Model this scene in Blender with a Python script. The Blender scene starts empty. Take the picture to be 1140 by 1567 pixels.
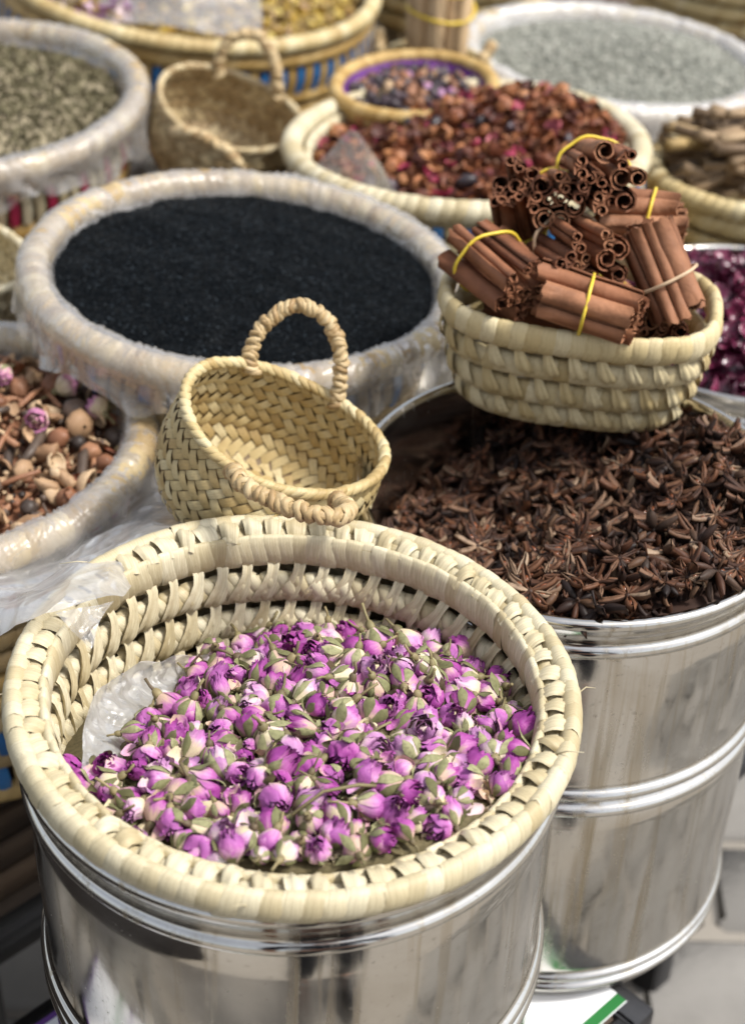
import bpy, math, random
import numpy as np
from mathutils import Vector, Matrix, Quaternion, Euler, noise

PI = math.pi
RND = random.Random(11)
SC = bpy.context.scene
COL = SC.collection

# ------------------------------------------------------------------ camera
PITCH, ROLL = math.radians(36.0), math.radians(2.0)
cam = bpy.data.cameras.new("camera")
cam.sensor_fit = 'VERTICAL'
cam.sensor_width = cam.sensor_height = 36.0
cam.lens = 57.0
cam.clip_start, cam.clip_end = 0.05, 500.0
cam.dof.use_dof = True
cam.dof.focus_distance = 1.06
cam.dof.aperture_fstop = 5.2
cam.dof.aperture_blades = 9
camo = bpy.data.objects.new("camera", cam)
COL.objects.link(camo)
_r, _u, _b = Vector((1, 0, 0)), Vector((0, math.sin(PITCH), math.cos(PITCH))), Vector((0, -math.cos(PITCH), math.sin(PITCH)))
_X = math.cos(ROLL) * _r + math.sin(ROLL) * _u
_Y = -math.sin(ROLL) * _r + math.cos(ROLL) * _u
camo.matrix_world = Matrix(((_X.x, _Y.x, _b.x, 0.0), (_X.y, _Y.y, _b.y, 0.0), (_X.z, _Y.z, _b.z, 1.62), (0, 0, 0, 1)))
SC.camera = camo

# ------------------------------------------------------------------ world, sun, exposure
SUN_DIR = Vector((0.58, -0.14, 0.95)).normalized()
world = bpy.data.worlds.new("World")
SC.world = world
world.use_nodes = True
wt = world.node_tree
bg = wt.nodes["Background"]
sky = wt.nodes.new("ShaderNodeTexSky")
sky.sky_type = 'NISHITA'
sky.sun_disc = False
sky.sun_elevation = math.asin(SUN_DIR.z)
sky.sun_rotation = math.atan2(SUN_DIR.x, SUN_DIR.y)
sky.air_density, sky.dust_density, sky.ozone_density = 1.0, 3.0, 1.0
hsv = wt.nodes.new("ShaderNodeHueSaturation")                      # thin high cloud: the blue is washed out
hsv.inputs["Saturation"].default_value = 0.38
wt.links.new(sky.outputs[0], hsv.inputs["Color"])
wt.links.new(hsv.outputs[0], bg.inputs[0])
bg.inputs[1].default_value = 0.135
sun = bpy.data.lights.new("sun", 'SUN')
sun.energy = 2.75
sun.angle = math.radians(9.0)
sun.color = (1.0, 0.965, 0.91)
suno = bpy.data.objects.new("sun", sun)
suno.rotation_euler = SUN_DIR.to_track_quat('Z', 'Y').to_euler()
COL.objects.link(suno)
SC.view_settings.view_transform = 'Standard'
SC.view_settings.look = 'None'
SC.view_settings.exposure = 0.60
SC.view_settings.gamma = 1.0
try:
    SC.cycles.max_bounces = 10
    SC.cycles.transparent_max_bounces = 16
    SC.cycles.use_denoising = True
    SC.cycles.sample_clamp_indirect = 6.0
except Exception:
    pass

# ------------------------------------------------------------------ material helpers
class NT:
    def __init__(s, name):
        s.m = bpy.data.materials.new(name)
        s.m.use_nodes = True
        s.t = s.m.node_tree
        s.b = s.t.nodes["Principled BSDF"]
        s.out = s.t.nodes["Material Output"]
    def n(s, typ, **kw):
        nd = s.t.nodes.new("ShaderNode" + typ)
        for k, v in kw.items():
            setattr(nd, k, v)
        return nd
    def l(s, a, b):
        s.t.links.new(a, b)
    def noise(s, vec, scale, detail=4.0, rough=0.55, dist=0.0):
        nd = s.n("TexNoise")
        nd.inputs["Scale"].default_value = scale
        nd.inputs["Detail"].default_value = detail
        nd.inputs["Roughness"].default_value = rough
        nd.inputs["Distortion"].default_value = dist
        if vec is not None:
            s.l(vec, nd.inputs["Vector"])
        return nd.outputs["Fac"]
    def mapping(s, vec, scale=(1, 1, 1)):
        nd = s.n("Mapping")
        nd.inputs["Scale"].default_value = scale
        s.l(vec, nd.inputs["Vector"])
        return nd.outputs[0]
    def ramp(s, fac, stops, interp='LINEAR'):
        nd = s.n("ValToRGB")
        cr = nd.color_ramp
        cr.interpolation = interp
        while len(cr.elements) < len(stops):
            cr.elements.new(0.5)
        for e, (p, c) in zip(cr.elements, stops):
            e.position = p
            e.color = (c[0], c[1], c[2], 1.0)
        s.l(fac, nd.inputs[0])
        return nd.outputs[0]
    def math(s, op, a, b=None, clamp=False):
        nd = s.n("Math", operation=op, use_clamp=clamp)
        for i, v in enumerate((a, b)):
            if v is None:
                continue
            if isinstance(v, (int, float)):
                nd.inputs[i].default_value = v
            else:
                s.l(v, nd.inputs[i])
        return nd.outputs[0]
    def mix(s, fac, a, b, blend='MIX'):
        nd = s.n("Mix", data_type='RGBA', blend_type=blend)
        for i, v in ((0, fac), (6, a), (7, b)):
            if isinstance(v, (int, float)):
                nd.inputs[i].default_value = v
            elif isinstance(v, tuple):
                nd.inputs[i].default_value = (v[0], v[1], v[2], 1.0)
            else:
                s.l(v, nd.inputs[i])
        return nd.outputs[2]
    def bump(s, h, strength=0.4, dist=0.001):
        nd = s.n("Bump")
        nd.inputs["Strength"].default_value = strength
        nd.inputs["Distance"].default_value = dist
        s.l(h, nd.inputs["Height"])
        s.l(nd.outputs[0], s.b.inputs["Normal"])
        return nd
    def rnd(s):
        """a number that differs from object to object and from loose piece to loose piece"""
        a = s.n("ObjectInfo").outputs["Random"]
        b = s.n("NewGeometry").outputs["Random Per Island"]
        return s.math('FRACT', s.math('ADD', a, b))
    def obj(s):
        return s.n("TexCoord").outputs["Object"]
    def uv(s):
        return s.n("TexCoord").outputs["UV"]
    def set(s, rough=None, spec=None, metal=None, color=None, sub=None):
        if rough is not None: s.b.inputs["Roughness"].default_value = rough
        if spec is not None: s.b.inputs["Specular IOR Level"].default_value = spec
        if metal is not None: s.b.inputs["Metallic"].default_value = metal
        if color is not None:
            if isinstance(color, tuple): s.b.inputs["Base Color"].default_value = (*color, 1)
            else: s.l(color, s.b.inputs["Base Color"])
        return s

def palm(name, stops, streak=0.35, rough=0.5, stain=0.25):
    t = NT(name)
    base = t.ramp(t.rnd(), stops)
    st = t.noise(t.mapping(t.uv(), (35, 900, 1)), 1.0, 3.0, 0.6)
    c = t.mix(t.math('MULTIPLY', t.math('SUBTRACT', st, 0.35, True), streak * 2.2), base, (stops[0][1][0] * .55, stops[0][1][1] * .48, stops[0][1][2] * .38))
    bl = t.noise(t.obj(), 60.0, 4.0, 0.65)
    c = t.mix(t.math('MULTIPLY', t.math('SUBTRACT', bl, 0.52, True), stain * 5), c, (stops[0][1][0] * .62, stops[0][1][1] * .50, stops[0][1][2] * .34))
    t.set(rough, 0.45, 0, c)
    t.bump(t.math('ADD', t.noise(t.mapping(t.uv(), (60, 2600, 1)), 1.0, 2.0), t.math('MULTIPLY', t.noise(t.mapping(t.uv(), (18, 420, 1)), 1.0, 2.0), 1.2)), 0.55, 0.0006)
    # thin dry leaf: a little light passes through
    t.b.inputs["Subsurface Weight"].default_value = 0.0
    return t.m

PALM = palm("palm_cream", [(0, (.48, .40, .235)), (.3, (.58, .51, .335)), (.7, (.64, .575, .40)), (1, (.70, .645, .47))], 0.6, 0.48, 0.4)
PALM_Y = palm("palm_straw", [(0, (.42, .30, .125)), (.4, (.54, .42, .20)), (.75, (.61, .50, .265)), (1, (.68, .59, .36))], 0.55)
PALM_T = palm("palm_tan", [(0, (.33, .225, .10)), (.5, (.43, .31, .15)), (1, (.52, .40, .215))], 0.45)
PALM_O = palm("palm_ochre", [(0, (.40, .25, .075)), (.5, (.50, .33, .115)), (1, (.58, .41, .17))], 0.4)
PALM_B = palm("palm_blue", [(0, (.015, .10, .28)), (1, (.03, .17, .42))], 0.3)
PALM_R = palm("palm_red", [(0, (.30, .015, .05)), (1, (.42, .03, .09))], 0.3)
PALM_GAP = palm("palm_gap_shade", [(0, (.16, .10, .04)), (1, (.20, .13, .055))], 0.4)  # shade of the plait gaps, put into the colour
PALM_W = palm("palm_warm", [(0, (.47, .36, .17)), (.35, (.58, .47, .25)), (.7, (.64, .54, .32)), (1, (.70, .61, .39))], 0.5, 0.5, 0.35)
PALM_G = palm("palm_aged", [(0, (.30, .21, .10)), (.4, (.43, .32, .17)), (.8, (.55, .44, .25)), (1, (.62, .52, .32))], 0.5)
CORD = palm("palm_cord", [(0, (.34, .22, .10)), (.4, (.47, .34, .17)), (1, (.60, .47, .27))], 0.45)

def steel():
    t = NT("polished_steel")
    o = t.obj()
    sm = t.noise(o, 9.0, 6.0, 0.62, 0.6)
    sp = t.noise(o, 240.0, 2.0, 0.5)
    vert = t.noise(t.mapping(o, (34, 34, 1.6)), 1.0, 3.0, 0.5)
    drip = t.noise(t.mapping(o, (75, 75, 2.6)), 1.0, 4.0, 0.6, 0.4)
    scr = t.noise(t.mapping(o, (14, 14, 700)), 1.0, 2.0, 0.5)
    c = t.ramp(sm, [(0.25, (.50, .47, .42)), (.5, (.66, .64, .60)), (.8, (.76, .75, .72))])
    # dried drips and stains that run down the side
    c = t.mix(t.math('MULTIPLY', t.math('SUBTRACT', drip, 0.54, True), 4.5, True), c, (.42, .35, .24))
    c = t.mix(t.math('MULTIPLY', t.math('SUBTRACT', sp, 0.64, True), 3.0, True), c, (.25, .22, .19))
    t.set(None, 0.5, 1.0, c)
    rg = t.math('ADD', t.math('MULTIPLY', t.math('SUBTRACT', sm, 0.32, True), 0.55), 0.06)
    rg = t.math('ADD', rg, t.math('MULTIPLY', t.math('SUBTRACT', sp, 0.58, True), 0.5))
    rg = t.math('ADD', rg, t.math('MULTIPLY', t.math('SUBTRACT', drip, 0.54, True), 1.2))
    t.l(rg, t.b.inputs["Roughness"])
    h = t.math('ADD', t.math('MULTIPLY', vert, 1.0), t.math('MULTIPLY', t.noise(o, 16.0, 3.0), 0.5))
    ridge = t.math('ABSOLUTE', t.math('SUBTRACT', t.noise(t.mapping(o, (26, 26, 2.2)), 1.0, 1.0, 0.5, 0.5), 0.5))
    h = t.math('ADD', h, t.math('MULTIPLY', ridge, 0.9))
    t.bump(t.math('ADD', h, t.math('MULTIPLY', scr, 0.03)), 0.20, 0.0011)
    return t.m
STEEL = steel()

def film_mat(name, opacity, tint=(.90, .90, .90)):
    t = NT(name)
    o = t.obj()
    n1 = t.noise(o, 30.0, 5.0, 0.6, 1.0)
    tr = t.n("BsdfTransparent")
    tl = t.n("BsdfTranslucent"); tl.inputs[0].default_value = (*tint, 1)
    df = t.n("BsdfDiffuse"); df.inputs[0].default_value = (*tint, 1)
    gl = t.n("BsdfGlossy"); gl.inputs["Roughness"].default_value = 0.27
    bp = t.n("Bump"); bp.inputs["Strength"].default_value = 0.5; bp.inputs["Distance"].default_value = 0.003
    c1 = t.math('ABSOLUTE', t.math('SUBTRACT', t.noise(o, 30.0, 1.0, 0.5, 1.4), 0.5))
    c2 = t.math('ABSOLUTE', t.math('SUBTRACT', t.noise(o, 115.0, 1.0, 0.5, 0.8), 0.5))
    t.l(t.math('ADD', t.math('MULTIPLY', c1, 3.0), t.math('MULTIPLY', c2, 0.5)), bp.inputs["Height"])
    for nd in (gl, df, tl): t.l(bp.outputs[0], nd.inputs["Normal"])
    m1 = t.n("MixShader"); m1.inputs[0].default_value = 0.45
    t.l(df.outputs[0], m1.inputs[1]); t.l(tl.outputs[0], m1.inputs[2])
    m2 = t.n("MixShader")
    t.l(t.math('ADD', t.math('MULTIPLY', t.math('SUBTRACT', n1, 0.5), 0.9), opacity, True), m2.inputs[0])
    t.l(tr.outputs[0], m2.inputs[1]); t.l(m1.outputs[0], m2.inputs[2])
    lw = t.n("LayerWeight"); lw.inputs[0].default_value = 0.32
    t.l(bp.outputs[0], lw.inputs["Normal"])
    m3 = t.n("MixShader")
    t.l(t.math('ADD', t.math('MULTIPLY', lw.outputs["Fresnel"], 0.30), 0.03, True), m3.inputs[0])
    t.l(m2.outputs[0], m3.inputs[1]); t.l(gl.outputs[0], m3.inputs[2])
    t.l(m3.outputs[0], t.out.inputs[0])
    return t.m
FILM = film_mat("clear_film", 0.30)
FILM_S = film_mat("creased_film", 0.52)
FILM_W = film_mat("cloudy_film", 0.36, (.76, .74, .72))

def plain(name, stops, rough=0.6, spec=0.4, nscale=90.0, namt=0.5, bumps=(200.0, 0.4, 0.0006), dark=0.5):
    """dry organic or painted stuff: colour differs per piece, mottled, finely rough"""
    t = NT(name)
    c = t.ramp(t.rnd(), stops)
    nz = t.noise(t.obj(), nscale, 5.0, 0.6)
    d = stops[0][1]
    c = t.mix(t.math('MULTIPLY', t.math('SUBTRACT', nz, 0.42, True), namt * 3, True), c, (d[0] * dark, d[1] * dark, d[2] * dark))
    t.set(rough, spec, 0, c)
    t.bump(t.noise(t.obj(), bumps[0], 4.0, 0.6), bumps[1], bumps[2])
    return t.m

def petal_mat(name, base, mid, tip):
    t = NT(name)
    sx = t.n("SeparateXYZ"); t.l(t.uv(), sx.inputs[0])
    nz = t.noise(t.mapping(t.uv(), (7, 1.6, 1)), 1.0, 4.0, 0.6)
    r = t.rnd()
    v = t.math('ADD', sx.outputs[1], t.math('MULTIPLY', t.math('SUBTRACT', nz, 0.5), 0.9))
    v = t.math('ADD', v, t.math('MULTIPLY', t.math('SUBTRACT', r, 0.5), 0.8), True)
    c = t.ramp(v, [(0.0, base), (.38, mid), (.72, tip), (1.0, (tip[0] * .75, tip[1] * .7, tip[2] * .8))])
    # dry veins running along the petal, pale blotches
    vein = t.noise(t.mapping(t.uv(), (26, 2.0, 1)), 1.0, 2.0)
    c = t.mix(t.math('MULTIPLY', t.math('SUBTRACT', vein, 0.5, True), 1.3), c, (tip[0] * .6, tip[1] * .45, tip[2] * .62))
    t.set(0.55, 0.35, 0, c)
    t.bump(t.math('ADD', vein, t.noise(t.obj(), 500.0, 3.0)), 0.5, 0.0006)
    return t.m
ROSE_MATS = [
    petal_mat("petal_magenta", (.56, .40, .30), (.44, .15, .36), (.33, .055, .27)),
    petal_mat("petal_pink", (.62, .52, .34), (.55, .28, .46), (.43, .125, .37)),
    petal_mat("petal_pale", (.64, .56, .36), (.62, .46, .50), (.50, .24, .44)),
    petal_mat("petal_cream", (.60, .50, .30), (.62, .50, .36), (.55, .24, .36)),
]
GREEN = plain("dry_sepal", [(0, (.12, .115, .05)), (.5, (.21, .21, .10)), (1, (.34, .33, .18))], 0.7, 0.2, 350, 0.6)
CALYX = plain("dry_calyx", [(0, (.12, .085, .05)), (.5, (.22, .19, .085)), (1, (.30, .24, .12))], 0.6)
ANISE = plain("anise_pod", [(0, (.014, .009, .008)), (.35, (.032, .016, .011)), (.6, (.080, .030, .014)), (.8, (.045, .030, .023)), (1, (.12, .062, .034))], 0.55, 0.25, 150, 0.5)
ANISE_LIP = plain("anise_lip", [(0, (.030, .014, .009)), (.3, (.070, .029, .015)), (.6, (.145, .060, .028)), (.85, (.19, .105, .062)), (1, (.38, .27, .18))], 0.6, 0.3, 150, 0.5)
ANISE_SEED = plain("anise_seed", [(0, (.16, .05, .02)), (1, (.28, .09, .035))], 0.18, 0.6)
CINN = plain("cinnamon_bark", [(0, (.15, .058, .030)), (.5, (.27, .11, .055)), (1, (.40, .19, .10))], 0.65, 0.25, 45, 0.6, (160.0, 0.7, 0.0012))
CINN_L = plain("cinnamon_pale", [(0, (.22, .095, .05)), (.5, (.36, .17, .09)), (1, (.50, .27, .16))], 0.65, 0.25, 45, 0.6, (160.0, 0.7, 0.0012))
BAND_Y = plain("yellow_rubber", [(0, (.70, .50, .045)), (1, (.75, .56, .06))], 0.4)
BAND_W = plain("pale_rubber", [(0, (.52, .37, .23)), (1, (.60, .45, .30))], 0.45)
SEED = plain("nigella_black", [(0, (.002, .003, .004)), (.8, (.004, .006, .008)), (.93, (.014, .018, .022)), (1, (.05, .065, .08))], 0.5, 0.09)  # the palest stops paint glints onto a few seeds
HERB = plain("herb_flake", [(0, (.10, .088, .048)), (.4, (.155, .138, .080)), (.8, (.22, .195, .118)), (1, (.36, .30, .21))], 0.8, 0.15)
LAV = plain("lavender_grain", [(0, (.17, .175, .15)), (.5, (.29, .295, .25)), (.85, (.38, .38, .33)), (1, (.50, .48, .42))], 0.7)
DRY_RED = plain("dry_red", [(0, (.06, .016, .012)), (.35, (.17, .050, .022)), (.7, (.31, .11, .040)), (1, (.44, .20, .085))], 0.55, 0.4)
DRY_ROSE = plain("dry_rose", [(0, (.26, .02, .055)), (.5, (.40, .05, .10)), (1, (.55, .22, .22))], 0.5, 0.4)
DRY_DARK = plain("dry_dark", [(0, (.025, .018, .022)), (1, (.08, .05, .06))], 0.4, 0.5)
HIB = plain("hibiscus_purple", [(0, (.045, .006, .020)), (.5, (.10, .012, .038)), (1, (.22, .035, .085))], 0.28, 0.6)
ROOT = plain("dry_root", [(0, (.13, .085, .05)), (.5, (.27, .185, .105)), (.8, (.38, .27, .16)), (1, (.46, .32, .12))], 0.65, 0.35, 40, 0.4)
MISWAK = plain("pale_stick", [(0, (.40, .27, .15)), (.5, (.53, .38, .22)), (1, (.62, .47, .30))], 0.6, 0.35, 40, 0.3)
NUT_TAN = plain("nut_tan", [(0, (.28, .16, .085)), (.5, (.43, .28, .16)), (1, (.58, .43, .27))], 0.6, 0.35, 70, 0.4)
NUT_DARK = plain("nut_dark", [(0, (.035, .026, .022)), (.5, (.085, .058, .042)), (1, (.14, .095, .07))], 0.5, 0.4, 90, 0.4)
NUT_BROWN = plain("nut_brown", [(0, (.14, .06, .03)), (.5, (.24, .105, .055)), (1, (.34, .17, .09))], 0.55, 0.4, 70, 0.4)
CHAMO = plain("chamomile", [(0, (.36, .22, .03)), (.5, (.52, .35, .05)), (1, (.62, .50, .16))], 0.7)
CHAMO_D = plain("chamomile_dark", [(0, (.20, .13, .05)), (.5, (.30, .20, .07)), (1, (.46, .36, .15))], 0.7)
POT_PINK = plain("sachet_flower", [(0, (.30, .12, .26)), (.5, (.48, .28, .42)), (1, (.62, .52, .50))], 0.6)
WOOD = plain("dark_wood", [(0, (.06, .04, .026)), (1, (.10, .065, .04))], 0.6, 0.4, 20, 0.4)
BROWNBOX = plain("brown_box", [(0, (.20, .10, .045)), (1, (.24, .125, .06))], 0.6, 0.4, 12, 0.3)
BLACKMETAL = plain("black_metal", [(0, (.012, .012, .014)), (1, (.016, .016, .018))], 0.35, 0.5)
PURPLE = plain("purple_cloth", [(0, (.10, .02, .16)), (1, (.14, .03, .22))], 0.7)
STONE = plain("paving_stone", [(0, (.15, .143, .132)), (.5, (.19, .18, .165)), (1, (.24, .228, .21))], 0.8, 0.3, 14, 0.25, (90.0, 0.5, 0.002))
GROUND = plain("ground_sand", [(0, (.30, .275, .24)), (1, (.30, .275, .24))], 0.9, 0.2, 5, 0.25, (60.0, 0.6, 0.004))
TROUSER = plain("dark_denim", [(0, (.012, .014, .022)), (1, (.016, .018, .028))], 0.8, 0.2)
SKIN = plain("skin_tone", [(0, (.45, .24, .16)), (1, (.46, .25, .17))], 0.5, 0.4)

def cloth_mat():
    t = NT("striped_cloth")
    sx = t.n("SeparateXYZ"); t.l(t.obj(), sx.inputs[0])
    a = t.math('FRACT', t.math('MULTIPLY', t.math('ADD', sx.outputs[0], 5.0), 9.0))
    c = t.ramp(a, [(0.0, (.72, .73, .75)), (.30, (.12, .05, .22)), (.36, (.72, .73, .75)), (.55, (.02, .14, .035)), (.64, (.72, .73, .75))], 'CONSTANT')
    t.set(0.8, 0.2, 0, c)
    t.bump(t.noise(t.obj(), 600.0, 2.0), 0.4, 0.0006)
    return t.m
CLOTH = cloth_mat()

# ------------------------------------------------------------------ mesh helpers
class MB:
    def __init__(s): s.v, s.f, s.uv, s.m = [], [], [], []
    def add(s, vs, fs, uvs=None, mat=None, mi=0):
        k = len(s.v)
        if mat is not None: vs = [mat @ Vector(v) for v in vs]
        s.v.extend(tuple(v) for v in vs)
        s.uv.extend(uvs if uvs else [(v[0], v[1]) for v in vs])
        s.f.extend(tuple(i + k for i in f) for f in fs)
        s.m.extend([mi] * len(fs))
        return s
    def add_mesh(s, me, mat, mi=None):
        """append a finished template (vs, fs, uvs)"""
        vs, fs, uvs = me
        return s.add(vs, fs, uvs, mat, mi or 0)
    def tpl(s): return (s.v, s.f, s.uv)
    def mesh(s, name, mats, smooth=True):
        me = bpy.data.meshes.new(name)
        me.from_pydata(s.v, [], s.f)
        ul = me.uv_layers.new(name="UVMap")
        li = np.empty(len(me.loops), dtype=np.int32)
        me.loops.foreach_get("vertex_index", li)
        ul.data.foreach_set("uv", np.asarray(s.uv, dtype=np.float32)[li].ravel())
        for m in (mats if isinstance(mats, (list, tuple)) else [mats]): me.materials.append(m)
        if smooth: me.polygons.foreach_set("use_smooth", [True] * len(me.polygons))
        if any(s.m): me.polygons.foreach_set("material_index", s.m)
        me.update()
        return me
    def build(s, name, mats, parent=None, smooth=True, mat=None, **tags):
        return put(name, s.mesh(name, mats, smooth), parent, mat, **tags)

def put(name, me, parent=None, mat=None, **tags):
    o = bpy.data.objects.new(name, me)
    if parent is not None: o.parent = parent
    if mat is not None: o.matrix_basis = mat
    COL.objects.link(o)
    tag(o, **tags)
    return o
def tag(o, label=None, cat=None, group=None, kind=None):
    for k, v in (('label', label), ('category', cat), ('group', group), ('kind', kind)):
        if v: o[k] = v
    return o
def thing(name, label, cat, loc, normal=None, group=None, yaw=0.0):
    o = bpy.data.objects.new(name, None)
    o.empty_display_size = 0.05
    q = Quaternion()
    if normal is not None: q = Vector((0, 0, 1)).rotation_difference(Vector(normal).normalized())
    o.matrix_basis = Matrix.LocRotScale(Vector(loc), q @ Quaternion((0, 0, 1), yaw), None)
    COL.objects.link(o)
    return tag(o, label, cat, group)
def TR(loc, rot=(0, 0, 0), sc=(1, 1, 1)):
    if isinstance(sc, (int, float)): sc = (sc, sc, sc)
    return Matrix.LocRotScale(Vector(loc), Euler(rot), Vector(sc))
def frame(loc, x, z):
    """matrix whose local X runs along x and local Z as near z as can be"""
    x = Vector(x).normalized(); z = Vector(z)
    y = z.cross(x).normalized(); z = x.cross(y)
    return Matrix(((x.x, y.x, z.x, loc[0]), (x.y, y.y, z.y, loc[1]), (x.z, y.z, z.z, loc[2]), (0, 0, 0, 1)))
def grid_faces(nu, nv, wrap_u=False):
    fs = []
    for i in range(nu if wrap_u else nu - 1):
        for j in range(nv - 1):
            a = i * nv + j; b = ((i + 1) % nu) * nv + j
            fs.append((a, b, b + 1, a + 1))
    return fs
def lathe(prof, seg=64, fn=None):
    vs, uv = [], []
    for i in range(seg):
        t = 2 * PI * i / seg
        for j, (r, z) in enumerate(prof):
            vs.append((r * math.cos(t), r * math.sin(t), z)); uv.append((t * 0.2, z))
    return vs, grid_faces(seg, len(prof), True), uv
def tube(pts, rad, seg=8, closed=False, cap=True):
    pts = [Vector(p) for p in pts]; n = len(pts)
    rr = rad if isinstance(rad, (list, tuple)) else [rad] * n
    vs, uv, up, ln = [], [], None, 0.0
    for i, p in enumerate(pts):
        d = (pts[(i + 1) % n] - pts[i - 1]) if closed else (pts[min(i + 1, n - 1)] - pts[max(i - 1, 0)])
        d.normalize()
        if up is None: up = d.orthogonal().normalized()
        up = (up - d * up.dot(d)).normalized(); sd = d.cross(up)
        if i: ln += (p - pts[i - 1]).length
        for k in range(seg):
            a = 2 * PI * k / seg
            vs.append(p + (up * math.cos(a) + sd * math.sin(a)) * rr[i]); uv.append((ln, a * rr[i]))
    fs = []
    for i in range(n if closed else n - 1):
        for k in range(seg):
            a = i * seg + k; b = i * seg + (k + 1) % seg; j = (i + 1) % n
            fs.append((a, b, j * seg + (k + 1) % seg, j * seg + k))
    if cap and not closed:
        fs.append(tuple(range(seg - 1, -1, -1))); fs.append(tuple((n - 1) * seg + k for k in range(seg)))
    return vs, fs, uv
def box(sx, sy, sz, bev=0.0):
    """box centred on the origin with chamfered edges"""
    b = min(bev, sx * .45, sy * .45, sz * .45)
    x, y, z = sx / 2, sy / 2, sz / 2
    if b <= 0:
        vs = [(i * x, j * y, k * z) for i in (-1, 1) for j in (-1, 1) for k in (-1, 1)]
        return vs, [(0, 1, 3, 2), (4, 6, 7, 5), (0, 4, 5, 1), (2, 3, 7, 6), (0, 2, 6, 4), (1, 5, 7, 3)], None
    vs, fs, ix = [], [], {}
    for i in (-1, 1):
        for j in (-1, 1):
            for k in (-1, 1):
                for ax in range(3):
                    p = [i * (x - b), j * (y - b), k * (z - b)]
                    p[ax] = (i, j, k)[ax] * (x, y, z)[ax]
                    ix[(i, j, k, ax)] = len(vs); vs.append(tuple(p))
    for ax in range(3):
        o = [a for a in range(3) if a != ax]
        for sg in (-1, 1):
            q = []
            for a, c in ((-1, -1), (1, -1), (1, 1), (-1, 1)):
                k = [0, 0, 0]; k[ax] = sg; k[o[0]] = a; k[o[1]] = c; q.append(ix[(*k, ax)])
            fs.append(tuple(q if (sg > 0) == (ax != 1) else q[::-1]))
    for ax in range(3):
        o = [a for a in range(3) if a != ax]
        for a in (-1, 1):
            for c in (-1, 1):
                q = []
                for sg, f in ((-1, o[0]), (1, o[0]), (1, o[1]), (-1, o[1])):
                    k = [0, 0, 0]; k[ax] = sg; k[o[0]] = a; k[o[1]] = c; q.append(ix[(*k, f)])
                fs.append(tuple(q))
    for i in (-1, 1):
        for j in (-1, 1):
            for k in (-1, 1): fs.append(tuple(ix[(i, j, k, a)] for a in range(3)))
    return vs, fs, None
def blob(rx, ry, rz, nu=10, nv=7, seed=0, amp=0.12, fq=2.0):
    """closed lumpy ellipsoid"""
    vs, uv = [], []
    off = Vector((seed * 3.7, seed * 1.3, 0))
    for i in range(nu):
        for j in range(nv):
            a = 2 * PI * i / nu; b = PI * j / (nv - 1)
            d = Vector((math.sin(b) * math.cos(a), math.sin(b) * math.sin(a), math.cos(b)))
            k = 1 + amp * noise.noise(d * fq + off) * 2
            vs.append((d.x * rx * k, d.y * ry * k, d.z * rz * k)); uv.append((a * .01, b * .01))
    return vs, [f for f in grid_faces(nu, nv, True)], uv
def scatter_mesh(name, tpls, items, mats, parent=None, smooth=True, **tags):
    """many copies of small templates joined into ONE mesh; items: (template, matrix[, material])"""
    V, F, M = [], [], []; k = 0
    for it in items:
        vs, fs, _ = tpls[it[0]]
        m = np.array(it[1])
        a = np.asarray(vs) @ m[:3, :3].T + m[:3, 3]
        V.append(a); F.extend([tuple(i + k for i in f) for f in fs]); M.extend([it[2] if len(it) > 2 else 0] * len(fs)); k += len(a)
    me = bpy.data.meshes.new(name)
    me.from_pydata(np.concatenate(V).tolist(), [], F)
    for m in (mats if isinstance(mats, (list, tuple)) else [mats]): me.materials.append(m)
    me.polygons.foreach_set("use_smooth", [smooth] * len(F)); me.polygons.foreach_set("material_index", M)
    me.update()
    return put(name, me, parent, **tags)
def rq(r=RND):
    return Euler((r.uniform(0, 2 * PI), math.acos(r.uniform(-1, 1)), r.uniform(0, 2 * PI))).to_matrix().to_4x4()
def fbm(x, y, z=0.0, s=1.0): return noise.fractal(Vector((x * s, y * s, z * s)), 0.9, 2.1, 4)

# ------------------------------------------------------------------ the setting: ground, paving
g = MB().add([(-60, -60, -.012), (60, -60, -.012), (60, 60, -.012), (-60, 60, -.012)], [(0, 1, 2, 3)])
ground = g.build("ground", GROUND, kind='structure', smooth=False)
stone_me = []
for k in range(4):
    vs, fs, _ = box(.215, .145, .05, .014)
    vs = [(x + .006 * noise.noise(Vector((x * 9 + k, y * 9, z))), y + .006 * noise.noise(Vector((x * 9, y * 9 + k, 3))), z) for x, y, z in vs]
    stone_me.append(MB().add(vs, fs).mesh("paving_stone", STONE))
for i in range(-7, 8):
    for j in range(0, 16):
        x = i * .225 + (.11 if j % 2 else 0) + RND.uniform(-.004, .004); y = .35 + j * .155
        put("paving_stone", RND.choice(stone_me), ground, TR((x, y, -.022 + RND.uniform(-.003, .003)), (RND.uniform(-.015, .015), RND.uniform(-.015, .015), RND.uniform(-.02, .02))))

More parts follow.
